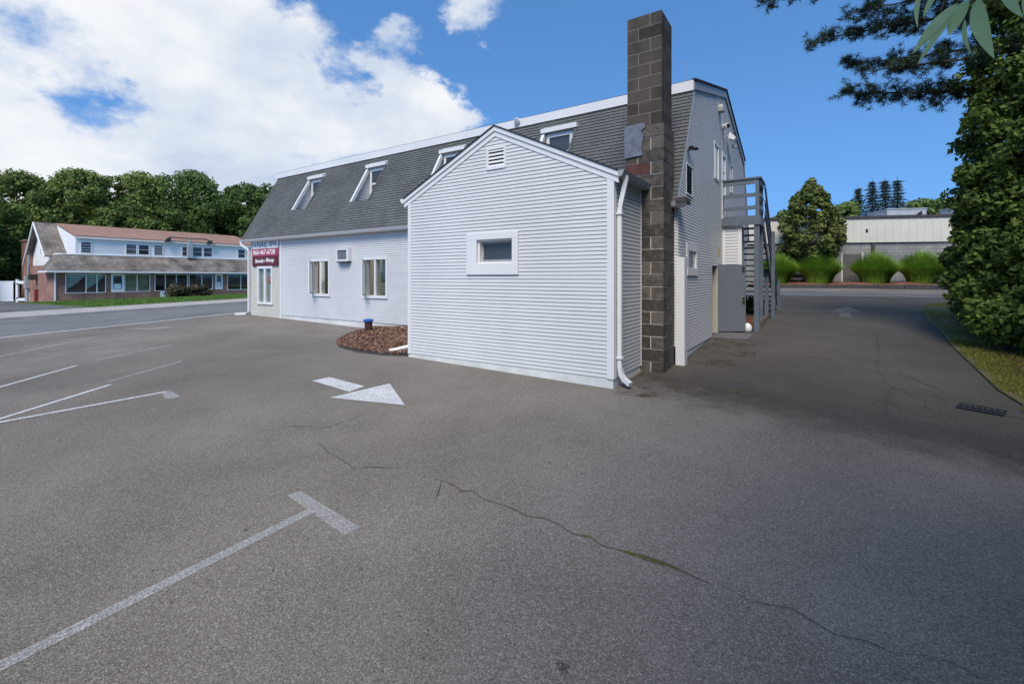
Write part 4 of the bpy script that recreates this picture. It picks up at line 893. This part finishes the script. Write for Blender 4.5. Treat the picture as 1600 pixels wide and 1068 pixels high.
MB().box(HX+.0, HY0-.04, GZ+.2, HX+.07, HY0+.05, 2.0).build('downspout', 'house_white', H)
# skirt roof, fascia
sk = MB(); sk.poly([(-48.55, 3.85, 2.12), (-48.55, HY1, 2.12), (-50.15, HY1, 3.52), (-50.15, 5.0, 3.52)]); sk.poly([(-48.55, 3.85, 2.12), (-50.15, 5.0, 3.52), (-52.3, 5.0, 3.52), (-51.2, 3.85, 2.12)]); sk.poly([(-51.2, 3.85, 2.12), (-52.3, 5, 3.52), (-52.3, 4.41, 2.12)])
sk.build('skirt_roof', 'skirt_shingle', H)
m = MB(); m.box(-48.60, 3.80, 1.98, -48.50, HY1, 2.11); m.box(-51.2, 3.80, 1.98, -48.61, 3.9, 2.11); m.box(-49.1, 3.9, 2.0, -48.61, HY1, 2.02); m.build('fascia', 'house_white', H)
MB().tube([(-50.12, 5.0, 3.54), (-50.12, HY1, 3.54)], .06, 6).build('flashing', 'house_white', H); MB().tube([(-50.12, 4.98, 3.54), (-52.2, 4.98, 3.56)], .07, 6).build('flashing', 'house_white', H)
# gable end
RZ = 6.45; RXh = -56.0
MB().prism([(-52.7, 4.9, 2.6), (-59.2, 4.9, 2.6), (-59.2, 4.9, 3.1), (RXh, 4.9, RZ-.15), (-52.4, 4.9, 3.0)], (0, .15, 0)).build('gable_end', 'house_siding', H)
mr = MB()
for xa, za, xb, zb in ((-52.35, 3.35, RXh, RZ), (RXh, RZ, -59.7, 2.75)): mr.prism([(xa, 4.45, za), (xb, 4.45, zb), (xb, 4.45, zb+.10), (xa, 4.45, za+.10)], (0, HY1-4.45, 0))
mr.build('main_roof', 'skirt_shingle', H)
for xa, za, xb, zb in ((-52.35, 3.35, RXh, RZ), (RXh, RZ, -59.7, 2.75)): MB().prism([(xa, 4.38, za+.09), (xb, 4.38, zb+.09), (xb, 4.38, zb-.14), (xa, 4.38, za-.14)], (0, .065, 0)).build('rake_board', 'house_white', H)
for a, b in ((-55.98, -55.68), (-54.52, -54.20)): window('gable_window', 'x', 4.9, -1, a, b, 3.72, 4.66, .05, .04, 'glass_dark', 'house_white', bars=(4.2,), parent=H)
MB().tube([(-55.2, 4.88, 5.2), (-55.2, 4.5, 5.25), (-54.9, 4.45, 5.15)], .035, 6).build('gable_lamp', 'metal_dark', H)
# long dormer with windows
UX = -50.2
MB().box(-55.5, 5.95, 3.4, UX, HY1-.2, 5.02).build('dormer_wall', 'house_siding', H)
MB().prism([(UX+.2, 5.85, 5.06), (RXh, 5.85, RZ+.03), (RXh, 5.85, RZ+.12), (UX+.2, 5.85, 5.16)], (0, HY1-5.85, 0)).build('dormer_roof', 'house_roof', H)
MB().prism([(UX, 5.90, 5.0), (RXh, 5.90, 6.4), (-53.5, 5.90, 4.4), (-52.3, 5.90, 3.5), (UX, 5.9, 3.5)], (0, .049, 0)).build('dormer_cheek', 'house_siding', H)
MB().box(UX+.08, 5.8, 4.93, UX+.22, HY1, 5.06).build('dormer_fascia', 'house_white', H)
for i, (a, b) in enumerate(((6.25, 6.9), (9.35, 10.1), (10.28, 11.06), (11.48, 12.16), (13.8, 14.2), (14.75, 15.57), (15.72, 16.5), (19.1, 19.82))):
    window('upper_window', 'y', UX, 1, a-.06, b+.06, 3.66, 4.68, .07, .05, 'glass_grey' if i in (1, 3) else 'glass_dark', 'house_white', bars=(3.93, 4.15, 4.40) if i in (0, 3) else (4.17,), parent=H)
# chimney, meter box, wall lamp
MB().box(-60.4, 4.45, GZ, -58.6, 5.2, 5.05).build('chimney', 'brick', H); MB().box(-60.5, 4.35, 4.95, -58.5, 5.3, 5.1).build('chimney_cap', 'brick', H)
MB().box(-57.6, 4.1, .6, -56.9, 4.39, 1.75).build('meter_box', 'hvac', H); MB().tube([(-57.2, 4.25, -.6), (-57.2, 4.25, .6)], .14).build('conduit', 'hvac', H); MB().tube([(-57.0, 4.3, 1.75), (-57.0, 4.3, 3.6)], .08).build('conduit', 'gutter_grey', H)
MB().box(-54.9, 3.9, 1.35, -54.3, 4.39, 1.85).build('wall_vent', 'brown_metal', H)
# twin lamps on a bracket post above the skirt roof
fl_ = thing('twin_roof_lamp', (-50.0, 14.3, 3.6), 'pair of lamps on long arms from a post above the skirt roof', 'lamp')
MB().box(-50.1, 14.15, 3.5, -49.8, 14.6, 5.1).build('post', 'hvac', fl_); MB().tube([(-49.95, 14.37, 5.0), (-49.95, 14.37, 5.55)], .08).build('mast', 'gutter_grey', fl_)
for y in (12.45, 16.1):
    s_ = 1 if y > 14 else -1
    MB().tube([(-49.95, 14.37, 5.45), (-49.9, y-s_*.25, 5.48), (-49.9, y, 5.35)], .05).build('arm', 'metal_dark', fl_); MB().prism([(-49.9-.2, y-.22, 5.02), (-49.9+.2, y-.22, 5.02), (-49.9+.12, y, 5.38), (-49.9-.12, y, 5.38)], (0, .34, 0)).build('lamp_head', 'metal_dark', fl_)
bo = thing('bollard', (-48.4, 3.2, terr(-48.4, 3.2)), 'short red bollard at the corner of the brick house', 'bollard')
z = terr(-48.4, 3.2)+.1; MB().box(-48.50, 3.10, z-.1, -48.30, 3.30, z+1.05).build('post', 'bollard_red', bo); MB().box(-48.48, 3.12, z+1.051, -48.32, 3.28, z+1.09).build('cap', 'bollard_red', bo)
fe = thing('vinyl_fence', (-60, 3, -.6), 'white vinyl privacy fence at the far left', 'fence')
A_, B_ = Vector((-63.5, .6)), Vector((-58.6, 3.7)); dd = (B_-A_).normalized(); nn = Vector((-dd.y, dd.x)); Lf = (B_-A_).length
def fbox(a, b, z0, z1, t, nm, mt, par, P0=A_, d=dd, n_=nn):
    p = [P0+d*a-n_*t, P0+d*b-n_*t, P0+d*b+n_*t, P0+d*a+n_*t]; MB().prism([(q.x, q.y, z0) for q in p], (0, 0, z1-z0)).build(nm, mt, par)
for k in range(int(Lf/.3)): fbox(k*.3, k*.3+.294, -.5, 1.15, .02, 'picket', 'white_vinyl', fe)
fbox(0, Lf, 1.151, 1.25, .04, 'rail', 'white_vinyl', fe); fbox(0, Lf, -.6, -.501, .04, 'rail', 'white_vinyl', fe)
for a in (0, Lf/2): fbox(a-.07, a+.07, -.7, 1.35, .07, 'post', 'white_vinyl', fe)
ga = thing('vinyl_gate', (-58, 4, -.6), 'open white vinyl gate frame beside the brick house', 'gate')
P2 = Vector((-58.45, 3.8)); d2 = (Vector((-57.3, 4.35))-P2).normalized(); n2_ = Vector((-d2.y, d2.x))
for a0, a1, c0, c1 in ((0, .22, -.7, 1.4), (1.2, 1.5, -.7, 1.4), (.22, 1.2, 1.0, 1.25), (.22, 1.2, -.55, -.3)): fbox(a0, a1, c0, c1, .07, 'frame_member', 'white_vinyl', ga, P2, d2, n2_)
for c0 in (.95, -.35): fbox(.1, .3, c0, c0+.1, .09, 'hinge', 'metal_dark', ga, P2, d2, n2_)
def shrub(name, label, c, r, h, mat, n=1600, ls=.12, group=None, cat='shrub', parent=None):
    t = parent or thing(name, c, label, cat, group); cs, rs = [], []
    for k in range(14): a = k*2.4; q = math.sqrt(random.random())*r*.7; cs.append((c[0]+q*math.cos(a), c[1]+q*math.sin(a), c[2]+h*random.uniform(.25, .78))); rs.append(r*.42)
    flat_mesh('foliage', leaves(cs, rs, [n//14]*14, ls, 1.8), 4, mat, t); MB().tube([(c[0], c[1], c[2]-.1), (c[0], c[1], c[2]+h*.6)], .05, 6).build('stem', 'bark', t); return t
shrub('round_shrub', 'larger round brown shrub against the brick shopfront', (-46.5, 12.1, terr(-46.5, 12)+.1), 1.2, 1.35, 'shrub_brown', 2600, .14, 'shrubs on the lawn')
shrub('round_shrub', 'smaller round brown shrub right of the larger one', (-46.3, 13.7, terr(-46, 13.5)+.1), 1.0, 1.1, 'shrub_brown', 2200, .14, 'shrubs on the lawn')
shrub('stair_shrub', '', (.8, 10.4, .45), .45, .55, 'leaf_near', 900, .07, parent=s)
# lawn blades and verge blades
def blades(name, pts, h, w_, mat, label, n):
    pts = np.array(pts); k = len(pts); a = rng.uniform(0, 6.28, k); lean = rng.normal(0, .35, (k, 2)); hh = h*rng.uniform(.5, 1.3, k)
    s = np.stack([np.cos(a), np.sin(a), np.zeros(k)], 1)*w_*.5; top = pts+np.stack([lean[:, 0]*hh, lean[:, 1]*hh, hh], 1)
    o = flat_mesh(name, np.stack([pts-s, pts+s, top], 1).reshape(-1, 3), 3, mat); stuff(o); o['label'] = label; o['category'] = 'grass'; return o
def inside(x, y, poly):
    ins = False; j = len(poly)-1
    for i in range(len(poly)):
        if (poly[i][1] > y) != (poly[j][1] > y) and x < (poly[j][0]-poly[i][0])*(y-poly[i][1])/(poly[j][1]-poly[i][1])+poly[i][0]: ins = not ins
        j = i
    return ins
def edge_wob(x, y): return inside(x-.05+.05*math.sin(y*5)+.03*math.sin(y*13), y, verge)
vp = []
while len(vp) < 42000:
    x, y = random.uniform(4.3, 8), random.uniform(.3, 17) if random.random() < .5 else random.uniform(.3, 7)
    if edge_wob(x, y) and (math.sin(x*2.3+1)*math.sin(y*1.7)+random.uniform(-.6, .9) > -.1 if x > 5.0 else True): vp.append((x, y, terr(x, y)+.03))
blades('verge_grass', vp, .055, .012, 'blade', 'short yellow green grass on the verge beside the drive', 0)
lp = []
for _ in range(26000):
    x, y = random.uniform(-48.9, -33.6), random.uniform(2.7, 24); lp.append((x, y, terr(x, y)+.12))
blades('lawn_grass', lp, .14, .05, 'lawn_blade', 'mown green lawn in front of the brick house', 0)
lt = []
for _ in range(16000):
    x, y = random.uniform(4.7, 8.5), random.uniform(1.5, 12)
    if not edge_wob(x-.25-.5*random.random(), y): continue
    a = random.uniform(0, 6.28); l_ = random.uniform(.015, .05); z = terr(x, y)+random.uniform(.035, .06); c_, s_ = math.cos(a), math.sin(a)
    lt += [(x-c_*l_, y-s_*l_, z), (x+s_*l_*.5, y-c_*l_*.5, z+.012), (x+c_*l_, y+s_*l_, z), (x-s_*l_*.5, y+c_*l_*.5, z+.01)]
o = stuff(flat_mesh('leaf_litter', np.array(lt), 4, 'litter')); o['label'] = 'brown leaf litter under the vine covered tree'; o['category'] = 'leaf litter'
wp = [(1.45+.35*(k % 3)/3+random.uniform(-.05, .05) if k % 2 else random.uniform(1.38, 1.68), -3.42+random.uniform(-.015, .015), terr(1.5, -3.42)+.004) for k in range(220)]+[(random.uniform(1.1, 1.16), -3.40, terr(1.1, -3.4)+.004) for _ in range(30)]+[(random.uniform(1.35, 1.6), random.uniform(.72, .76), terr(1.4, .74)+.004) for _ in range(60)]
blades('crack_weeds', wp, .016, .006, 'blade', 'tiny yellow green weeds growing in the pavement crack', 0)
lv = []
for _ in range(60):
    x, y = random.uniform(-2.5, 2.3), random.uniform(-5.6, -3.0)
    a = random.uniform(0, 6.28); l_ = random.uniform(.006, .014); z = terr(x, y)+.006; c_, s_ = math.cos(a), math.sin(a)
    lv += [(x-c_*l_, y-s_*l_, z), (x+s_*l_*.3, y-c_*l_*.3, z+.003), (x+c_*l_, y+s_*l_, z), (x-s_*l_*.3, y+c_*l_*.3, z+.002)]
o = stuff(flat_mesh('dead_leaf_bits', np.array(lv), 4, 'litter')); o['label'] = 'scattered bits of dead leaf on the asphalt'; o['category'] = 'leaf litter'

# ------------------------------------------------------------------ far right: long block building, planted bed
RB = rad(23)
fb = thing('block_building', (4.2, 27.3, 1.0), 'long low block building with cream metal band behind the bed', 'building', rz=RB)
def FB(m, name, mat, par=fb):
    me = bpy.data.meshes.new(name); me.from_pydata(m.v, [], m.f); o = bpy.data.objects.new(name, me); COL.objects.link(o); me.materials.append(MATS[mat]); o.parent = par
    if par.type != 'EMPTY': o.matrix_parent_inverse = Matrix()
    return o
FB(MB().box(-14, 0, -.3, 16, 8, 2.62), 'wall', 'block_far'); band = FB(MB().box(-14.02, -.12, 2.62, 16.02, 8.1, 4.02), 'metal_band', 'cream_metal')
for k in range(75): FB(MB().box(-14+k*.4, -.135, 2.63, -13.97+k*.4, -.121, 4.0), 'rib', 'cream_metal', band)
FB(MB().box(-14.1, -.2, 4.021, 16.1, 8.2, 4.16), 'roof_edge', 'brown_metal')
FB(MB().box(-.55, -.02, .15, .45, -.001, 1.95), 'door', 'far_door'); FB(MB().box(-.63, -.03, .1, -.551, -.001, 2.03), 'door_frame', 'cream_metal'); FB(MB().box(.451, -.03, .1, .53, -.001, 2.03), 'door_frame', 'cream_metal')
FB(MB().box(.95, -.1, .1, 1.1, -.001, 2.6), 'downspout', 'brown_metal'); FB(MB().box(.6, -.14, 3.2, .72, -.121, 3.4), 'wall_lamp', 'metal_dark')
FB(MB().box(-1.4, -1.6, .1, 1.6, -.05, .22), 'step', 'concrete'); FB(MB().box(-7.4, -.03, .1, -6.9, -.001, 2.2), 'red_door', 'bollard_red')
for i, (a, b, c) in enumerate(((3.4, 5.6, 4.9), (7.6, 9.9, 5.0))):
    hv = thing('rooftop_unit', (0, 0, 0), ('left' if i == 0 else 'right')+'-hand grey rooftop air handling unit on the block building', 'air handler', 'rooftop units'); hv.location = fb.location; hv.rotation_euler = fb.rotation_euler
    q = FB(MB().box(a, 3, 4.161, b, 5, c), 'cabinet', 'hvac', hv); FB(MB().box(a-.04, 2.96, c, b+.04, 5.04, c+.06), 'lid', 'hvac', hv)
    FB(MB().prism([(b-.9, 2.99, 4.3), (b-.25, 2.99, 4.3), (b-.25, 2.99, c-.1)], (0, -.012, 0)), 'louvre', 'dark_void', hv); FB(MB().box(a-.3, 3.3, 4.161, a-.001, 4.6, 4.45), 'duct', 'hvac', hv)
wing = thing('gabled_wing', (-3.5, 27, 1.0), 'cream building with grey pitched roof seen behind the stair landing', 'building', rz=RB)
FB(MB().box(-5.2, 0, -.3, 1.4, 6, 4.0), 'wall', 'cream_metal', wing); FB(MB().box(-5.4, -.1, 4.001, 1.6, 6.1, 4.3), 'fascia', 'brown_metal', wing)
FB(MB().prism([(-5.5, -.2, 4.301), (1.7, -.2, 4.301), (-1.9, -.2, 5.6)], (0, 6.4, 0)), 'roof', 'roof_grey', wing); FB(MB().box(-5.22, -.03, 2.2, 1.42, -.001, 2.5), 'band', 'brown_metal', wing)
wing.location = (-2.6, 24.9, 1.0)
# kerb and planted bed
def bp_(u, v): return (3.7+math.cos(RB)*u-math.sin(RB)*v, 23.95+math.sin(RB)*u+math.cos(RB)*v)
m = MB()
for k in range(11): p = [bp_(-4.5+k*1.2, -.12), bp_(-4.5+k*1.2+1.18, -.12), bp_(-4.5+k*1.2+1.18, .12), bp_(-4.5+k*1.2, .12)]; m.prism([(x, y, .9) for x, y in p], (0, 0, .30))
struct(m.build('bed_kerb', 'kerb'))
m = MB(); nu, nv = 26, 6
for j in range(nv+1):
    for i in range(nu+1): u, v = -4.5+i*.5, .1+j*.33; x, y = bp_(u, v); m.v.append((x, y, 1.13+.2*math.sin(min(1, j/2.5)*1.57)+random.uniform(-.02, .02)))
m.f = [(j*(nu+1)+i, j*(nu+1)+i+1, (j+1)*(nu+1)+i+1, (j+1)*(nu+1)+i) for j in range(nv) for i in range(nu)]
struct(m.build('planting_bed', 'mulch_red'))
p = [bp_(-6, 2.05), bp_(12, 2.05), bp_(12, 9), bp_(-6, 9)]; struct(MB().poly([(x, y, 1.16) for x, y in p]).build('rear_pavement', 'asphalt_lane'))
for i, (px, r, h, lb) in enumerate(((1232, 1.02, 1.75, 'fountain grass clump nearest the stairs'), (1294, 1.12, 1.85, 'fountain grass clump under the olive evergreen, left of the brown door'), (1377, 1.12, 1.85, 'fountain grass clump right of the dark downpipe'), (1444, 1.1, 1.9, 'fountain grass clump partly behind the vine covered tree'))):
    u = (px-800)/720; d = 24.6; x = 2.44+d*(-.552+u*.834); y = -6.3+d*(.834+u*.552)
    uu = (x-3.7)*math.cos(RB)+(y-23.95)*math.sin(RB); x, y = bp_(uu, 1.0); z = 1.28
    t = thing('fountain_grass', (x, y, z), lb, 'grass clump', 'fountain grass clumps in the bed')
    n = 5200; a = rng.uniform(0, 6.28, n); q = np.sqrt(rng.uniform(0, 1, n)); L_ = h*rng.uniform(.85, 1.12, n)*(1.0-.36*q); ro = r*.55*q
    pt = np.stack([x+ro*np.cos(a), y+ro*np.sin(a), np.full(n, z-.05)], 1); dirh = np.stack([np.cos(a), np.sin(a), np.zeros(n)], 1); upv = np.array([0, 0, 1.])
    sd = np.stack([-np.sin(a+.6), np.cos(a+.6), np.zeros(n)], 1); K = 5; quads = []; p0 = q*.22; p1 = q*rng.uniform(1.2, 1.9, n)+rng.normal(0, .12, n); W = [.013, .014, .012, .009, .006, .001]; a2 = a+rng.normal(0, .25, n)
    for k in range(K):
        ph = p0+(p1-p0)*((k+.5)/K)**1.9; nx = pt+dirh*(np.sin(ph)*L_/K)[:, None]+upv*(np.cos(ph)*L_/K)[:, None]
        quads.append(np.stack([pt-sd*W[k], pt+sd*W[k], nx+sd*W[k+1], nx-sd*W[k+1]], 1)); pt = nx
    flat_mesh('blades', np.stack(quads, 1).reshape(-1, 3), 4, 'fountain_blade', t)
# olive evergreen in the bed
u = (1267-800)/720; d = 26.6; x = 2.44+d*(-.552+u*.834); y = -6.3+d*(.834+u*.552)
t = thing('evergreen_tree', (x, y, 1.2), 'broad olive and rust evergreen standing between the grass clumps', 'tree'); cs, rs, ct = [], [], []
for k in range(60):
    f = (k+.5)/60; zz = 2.75+4.2*f; R = 1.95*(1-f**2.0)**.8*(.6+.4*min(1, f*4)); a = k*2.4; q = math.sqrt(random.uniform(.3, 1)); cs.append((x+R*q*math.cos(a), y+R*q*math.sin(a), zz)); rs.append(.42*(1.1-.5*f)); ct.append(190)
cs.append((x+.05, y, 7.1)); rs.append(.22); ct.append(90)
flat_mesh('crown', leaves(cs, rs, ct, .13, 1.8, .5, 1.), 4, 'leaf_cedar', t); MB().tube([(x, y, 1.1), (x, y, 6.2)], .12, 7, [.15, .05]).build('trunk', 'bark', t)
# spruces and trees beyond
for i, (px, top, d, lb) in enumerate(((1341, 290, 62, 'short slim spruce left of the three tall ones'), (1363, 279, 60, 'leftmost of the three tall spruces'), (1383, 277, 58, 'middle of the three tall spruces'), (1402, 276, 60, 'rightmost of the three tall spruces'))):
    u = (px-800)/720; x = 2.44+d*(-.552+u*.834); y = -6.3+d*(.834+u*.552); h = 1.595+(433-top)/720*d-1.1; t = thing('spruce_tree', (x, y, 1.1), lb, 'tree', 'spruces beyond the block building'); V = []; m = MB().tube([(x, y, .9), (x, y, 1.1+h)], .2, 6, [.25, .02])
    for k in range(26):
        f = k/26; zz = 1.1+h*(.25+.74*f); R = 2.0*(1-f)**.8+.12
        for j in range(7):
            a = j*.9+k*1.3+random.uniform(-.3, .3); q = R*random.uniform(.65, 1.1); e = Vector((x+q*math.cos(a), y+q*math.sin(a), zz-.28*q)); m.tube([(x, y, zz), e], .02, 3)
            n = 26; tt = rng.uniform(.15, 1.05, n); P_ = np.array([x, y, zz])+(np.array(e)-np.array([x, y, zz]))*tt[:, None]; dv = rng.normal(size=(n, 3))*np.array([.16, .16, .10])-np.array([0, 0, .10]); sd = rng.normal(size=(n, 3))*.035
            V.append(np.stack([P_-sd, P_+sd, P_+dv*1.6], 1).reshape(-1, 3))
    flat_mesh('crown', np.concatenate(V), 3, 'spruce', t); m.build('trunk', 'bark', t)
for i, (px, top, d, r, mt, lb) in enumerate(((1322, 312, 52, 2.6, 'leaf_light', 'light green tree between the olive evergreen and the spruces'), (1440, 306, 50, 2.6, 'leaf_light', 'light green tree right of the spruces behind the rooftop units'), (1480, 302, 48, 2.8, 'leaf_light', 'light green tree beside the right-hand rooftop unit'), (1530, 290, 50, 3.5, 'leaf_wood', 'tree behind the vine covered tree at the right'), (1222, 326, 60, 2.2, 'leaf_light', 'tree top just right of the stair landing'))):
    u = (px-800)/720; x = 2.44+d*(-.552+u*.834); y = -6.3+d*(.834+u*.552); tree('deciduous_tree', lb, (x, y), 1.595+(433-top)/720*d-1.1, r, mt, 30, 220, .3, .25, group='trees beyond the block building')
# silver car half hidden behind the grass clumps
x, y = bp_(-1.95, 3.4); car = thing('parked_car', (x, y, 1.17), 'silver car parked behind the two left fountain grass clumps', 'car', rz=RB+rad(90))
prof = [(-2.1, .28), (-2.15, .62), (-1.95, .85), (-1.2, .95), (-.55, 1.38), (.75, 1.40), (1.45, .98), (2.05, .90), (2.15, .55), (2.1, .28)]
FB(MB().prism([(a, -.85, b) for a, b in prof], (0, 1.7, 0)), 'body', 'car_paint', car)
FB(MB().prism([(-1.18, -.70, .985), (-.60, -.70, 1.355), (-.66, -.70, 1.40), (-1.24, -.70, 1.02)], (0, 1.4, 0)), 'windscreen', 'glass_dark', car)
for sy in (-.856, .85): FB(MB().prism([(-.95, sy, .98), (-.45, sy, 1.32), (.68, sy, 1.33), (1.2, sy, .99)], (0, .006, 0)), 'side_window', 'glass_dark', car)
FB(MB().box(-2.17, -.5, .42, -2.14, .5, .58), 'grille', 'black', car)
for sy in (-.78, .5): FB(MB().box(-2.16, sy, .64, -2.06, sy+.28, .76), 'headlight', 'glass_pale', car)
for a in (-1.35, 1.35):
    for sy in (-.86, .66): wv = FB(MB().tube([(a, sy, .32), (a, sy+.2, .32)], .32, 18), 'wheel', 'tyre', car); FB(MB().tube([(a, sy-.004, .32), (a, sy+.204, .32)], .19, 12), 'rim', 'hvac', wv)

# ------------------------------------------------------------------ vine covered tree, pine, overhanging twig
def pxw(px, py, d): u = (px-800)/720; return (2.44+d*(-.552+u*.834), -6.3+d*(.834+u*.552), 1.595+(433-py)/720*d)
blobs = [(1630, -60, 11, 1.3), (1590, 40, 10.5, .95), (1690, 60, 10, 1.3), (1565, 120, 10.2, .7), (1640, 160, 9.6, 1.0), (1543, 205, 10, .58), (1595, 250, 9.6, .8), (1690, 250, 9, 1.2), (1535, 285, 10, .5), (1598, 335, 9.4, .75),
         (1665, 380, 8.6, 1.1), (1545, 350, 9.9, .45), (1562, 400, 9.4, .55), (1524, 392, 10, .33), (1612, 430, 8.8, .75), (1528, 440, 9.8, .34), (1556, 462, 9.1, .45), (1622, 485, 8.2, .55), (1680, 480, 8, .8), (1524, 468, 9.6, .28), (1585, 488, 8.5, .36), (1565, 512, 8.6, .28), (1612, 522, 8, .38), (1540, 500, 9, .22), (1572, 15, 10.3, .75), (1602, 90, 10, .95), (1560, 165, 10.1, .55), (1528, 318, 10.1, .42), (1535, 245, 10.2, .48), (1560, 300, 9.8, .6), (1530, 365, 10, .38), (1575, 380, 9.6, .6), (1502, 440, 10.2, .16), (1505, 410, 10.2, .18)]
random.seed(21); rng = np.random.default_rng(5)
vt = thing('vine_covered_tree', (7.3, 8.3, terr(7.3, 8.3)), 'tall dark green tree wrapped in vines at the right edge', 'tree'); cs, rs, ct = [], [], []
for px, py, d, r in blobs:
    c = pxw(px, py, d)
    for k in range(int(6+r*14)):
        v = rng.normal(size=3); v /= np.linalg.norm(v); q = r*random.uniform(.3, 1)**.5; cs.append(tuple(np.array(c)+v*q*np.array([1, 1, 1.1]))); rs.append(random.uniform(.16, .34)); ct.append(int(110+60*random.random()))
for i in range(len(cs)): cs[i] = (cs[i][0], cs[i][1], max(cs[i][2], terr(cs[i][0], cs[i][1])+.3))
flat_mesh('crown', leaves(cs, rs, ct, .078, 1.5, .35, .8), 4, 'leaf_near', vt)
trunk_mesh((7.3, 8.3, terr(7.3, 8.3)), (7.5, 8.5, 8.5), .22, random.sample(cs, 16)).build('trunk', 'bark', vt)
pn = thing('pine_tree', (10.2, 9.8, terr(10, 9.8)), 'dark pine with long boughs reaching in at the upper right', 'tree')
tr = Vector((10.2, 9.8, 0)); m = MB().tube([(10.2, 9.8, .0), (10.2, 9.8, 5), (10.1, 9.7, 13)], .3, 10, [.34, .27, .12]); V = []
def bough(root, tip, sag, wid, n, thick=.42):
    root, tip = Vector(root), Vector(tip); ax = (tip-root); sdv = ax.cross(Vector((0, 0, 1))).normalized()
    path = [root+ax*t+Vector((0, 0, -sag*math.sin(t*3.14))) for t in (0, .25, .5, .75, 1)]; m.tube(path, .05, 6, [.07, .055, .04, .025, .008])
    K = n//16; cl = []
    for k in range(K):
        t = .22+.78*(k+random.random())/K; c = root+ax*t+Vector((0, 0, -sag*math.sin(t*3.14))); wv = wid*(1.25-t)*random.uniform(-1, 1)
        c2 = c+sdv*wv+ax.normalized()*abs(wv)*.6+Vector((0, 0, random.uniform(-.7, .9)*thick*(1.25-t))); m.tube([c, (c+c2)/2+Vector((0, 0, .04)), c2], .014, 3); cl.append((c, c2))
    for c, c2 in cl:
        for q in range(16):
            p = c+(c2-c)*random.uniform(.35, 1.1)+Vector(rng.normal(size=3))*.085
            nn_ = 26; dv = rng.normal(size=(nn_, 3))+np.array(ax.normalized())*.7+np.array([0, 0, .2]); dv /= np.linalg.norm(dv, axis=1)[:, None]; Ln = .125*rng.uniform(.7, 1.2, nn_)[:, None]
            sd = np.cross(dv, rng.normal(size=(nn_, 3))); sd /= np.linalg.norm(sd, axis=1)[:, None]; b0 = np.array(p)+rng.normal(size=(nn_, 3))*.025
            V.append(np.stack([b0-sd*.006, b0+sd*.006, b0+dv*Ln], 1).reshape(-1, 3))
for tip, root, sag, wid, n in ((pxw(1185, 4, 11.2), (10.1, 9.7, 9.2), .1, .55, 420), (pxw(1215, -30, 11), (10.1, 9.7, 9.8), .1, .8, 380), (pxw(1275, 62, 11), (10.1, 9.7, 8.3), .15, .75, 560), (pxw(1318, 102, 11.2), (10.1, 9.7, 7.4), .2, .65, 460), (pxw(1308, 146, 11.3), (10.1, 9.7, 6.6), .45, .75, 560), (pxw(1360, 110, 10.6), (10.1, 9.7, 7.2), .2, .7, 420), (pxw(1430, 150, 11), (10.1, 9.7, 6.6), .2, .6, 300), (pxw(1330, 20, 10.5), (10.1, 9.7, 8.8), .1, .9, 500), (pxw(1400, 40, 11.8), (10.1, 9.7, 8.2), .1, .8, 380)): bough(root, tip, sag, wid, n)
flat_mesh('crown', np.concatenate(V), 3, 'needle', pn); m.build('trunk', 'bark', pn)
tw = thing('overhanging_twig', (4.4, -4.9, terr(4.4, -4.9)), 'pale drooping leaves on a twig close overhead at the upper right', 'branch')
e = Vector(pxw(1490, -40, .95)); MB().tube([(4.3, -4.7, -.5), (4.25, -4.75, 1.2), (4.0, -4.95, 2.3), (3.6, -5.25, 2.48), e, Vector(pxw(1470, 18, .95))], .02, 8, [.05, .04, .025, .012, .004, .002]).build('stem', 'bark', tw)
for (a, b, wpx, d) in (((1497, 5), (1426, 84), 20, .95), ((1492, 20), (1434, 101), 10, .95), ((1515, 0), (1482, 56), 24, .97), ((1530, -5), (1554, 92), 34, .93), ((1508, 30), (1519, 86), 9, .99), ((1440, -20), (1434, 43), 9, 1.), ((1575, -30), (1600, 28), 26, .9), ((1470, -20), (1443, 28), 9, 1.), ((1610, -30), (1625, 60), 24, .9)):
    A, Bq = Vector(pxw(*a, d)), Vector(pxw(*b, d*.98)); ax = Bq-A; sd = ax.cross(Vector((0.55, -.83, 0))).normalized(); nrm = ax.cross(sd).normalized(); lf = MB(); K = 9; wd = wpx/720*d*.5
    for k in range(K+1):
        t = k/K; w_ = wd*(math.sin(t**.8*3.14159)**.9)*(1-.25*t)+.0004; c = A+ax*t+nrm*.006*math.sin(t*3.1); lf.v += [tuple(c-sd*w_+nrm*w_*.25), tuple(c), tuple(c+sd*w_+nrm*w_*.25)]
    lf.f = [q for k in range(K) for q in ((3*k, 3*k+1, 3*k+4, 3*k+3), (3*k+1, 3*k+2, 3*k+5, 3*k+4))]; lf.build('leaf', 'leaf_blue', tw, True)

for x, y, h, r, lb in ((11.0, 1.2, 12, 3.0, 'unseen tree added for shade, second from the viewer beyond the right edge'), (12.0, 5.5, 12.5, 3.2, 'unseen tree added for shade next to the pine, beyond the right edge'), (7.6, -8.6, 11.5, 3.7, 'large unseen tree added for shade behind the viewer on the right'), (11.2, -3.2, 11.5, 3.0, 'unseen tree added for shade nearest the viewer, beyond the right edge'), (13.5, 12.0, 12.5, 3.2, 'unseen tree added for shade behind the pine and the vine covered tree')):
    tree('unseen_shade_tree', lb, (x, y), h, r, 'leaf_near', 50, 260, .22, .08, group='unseen trees added for shade', clump=.32)  # trees out of view, added to darken the gable and the drive
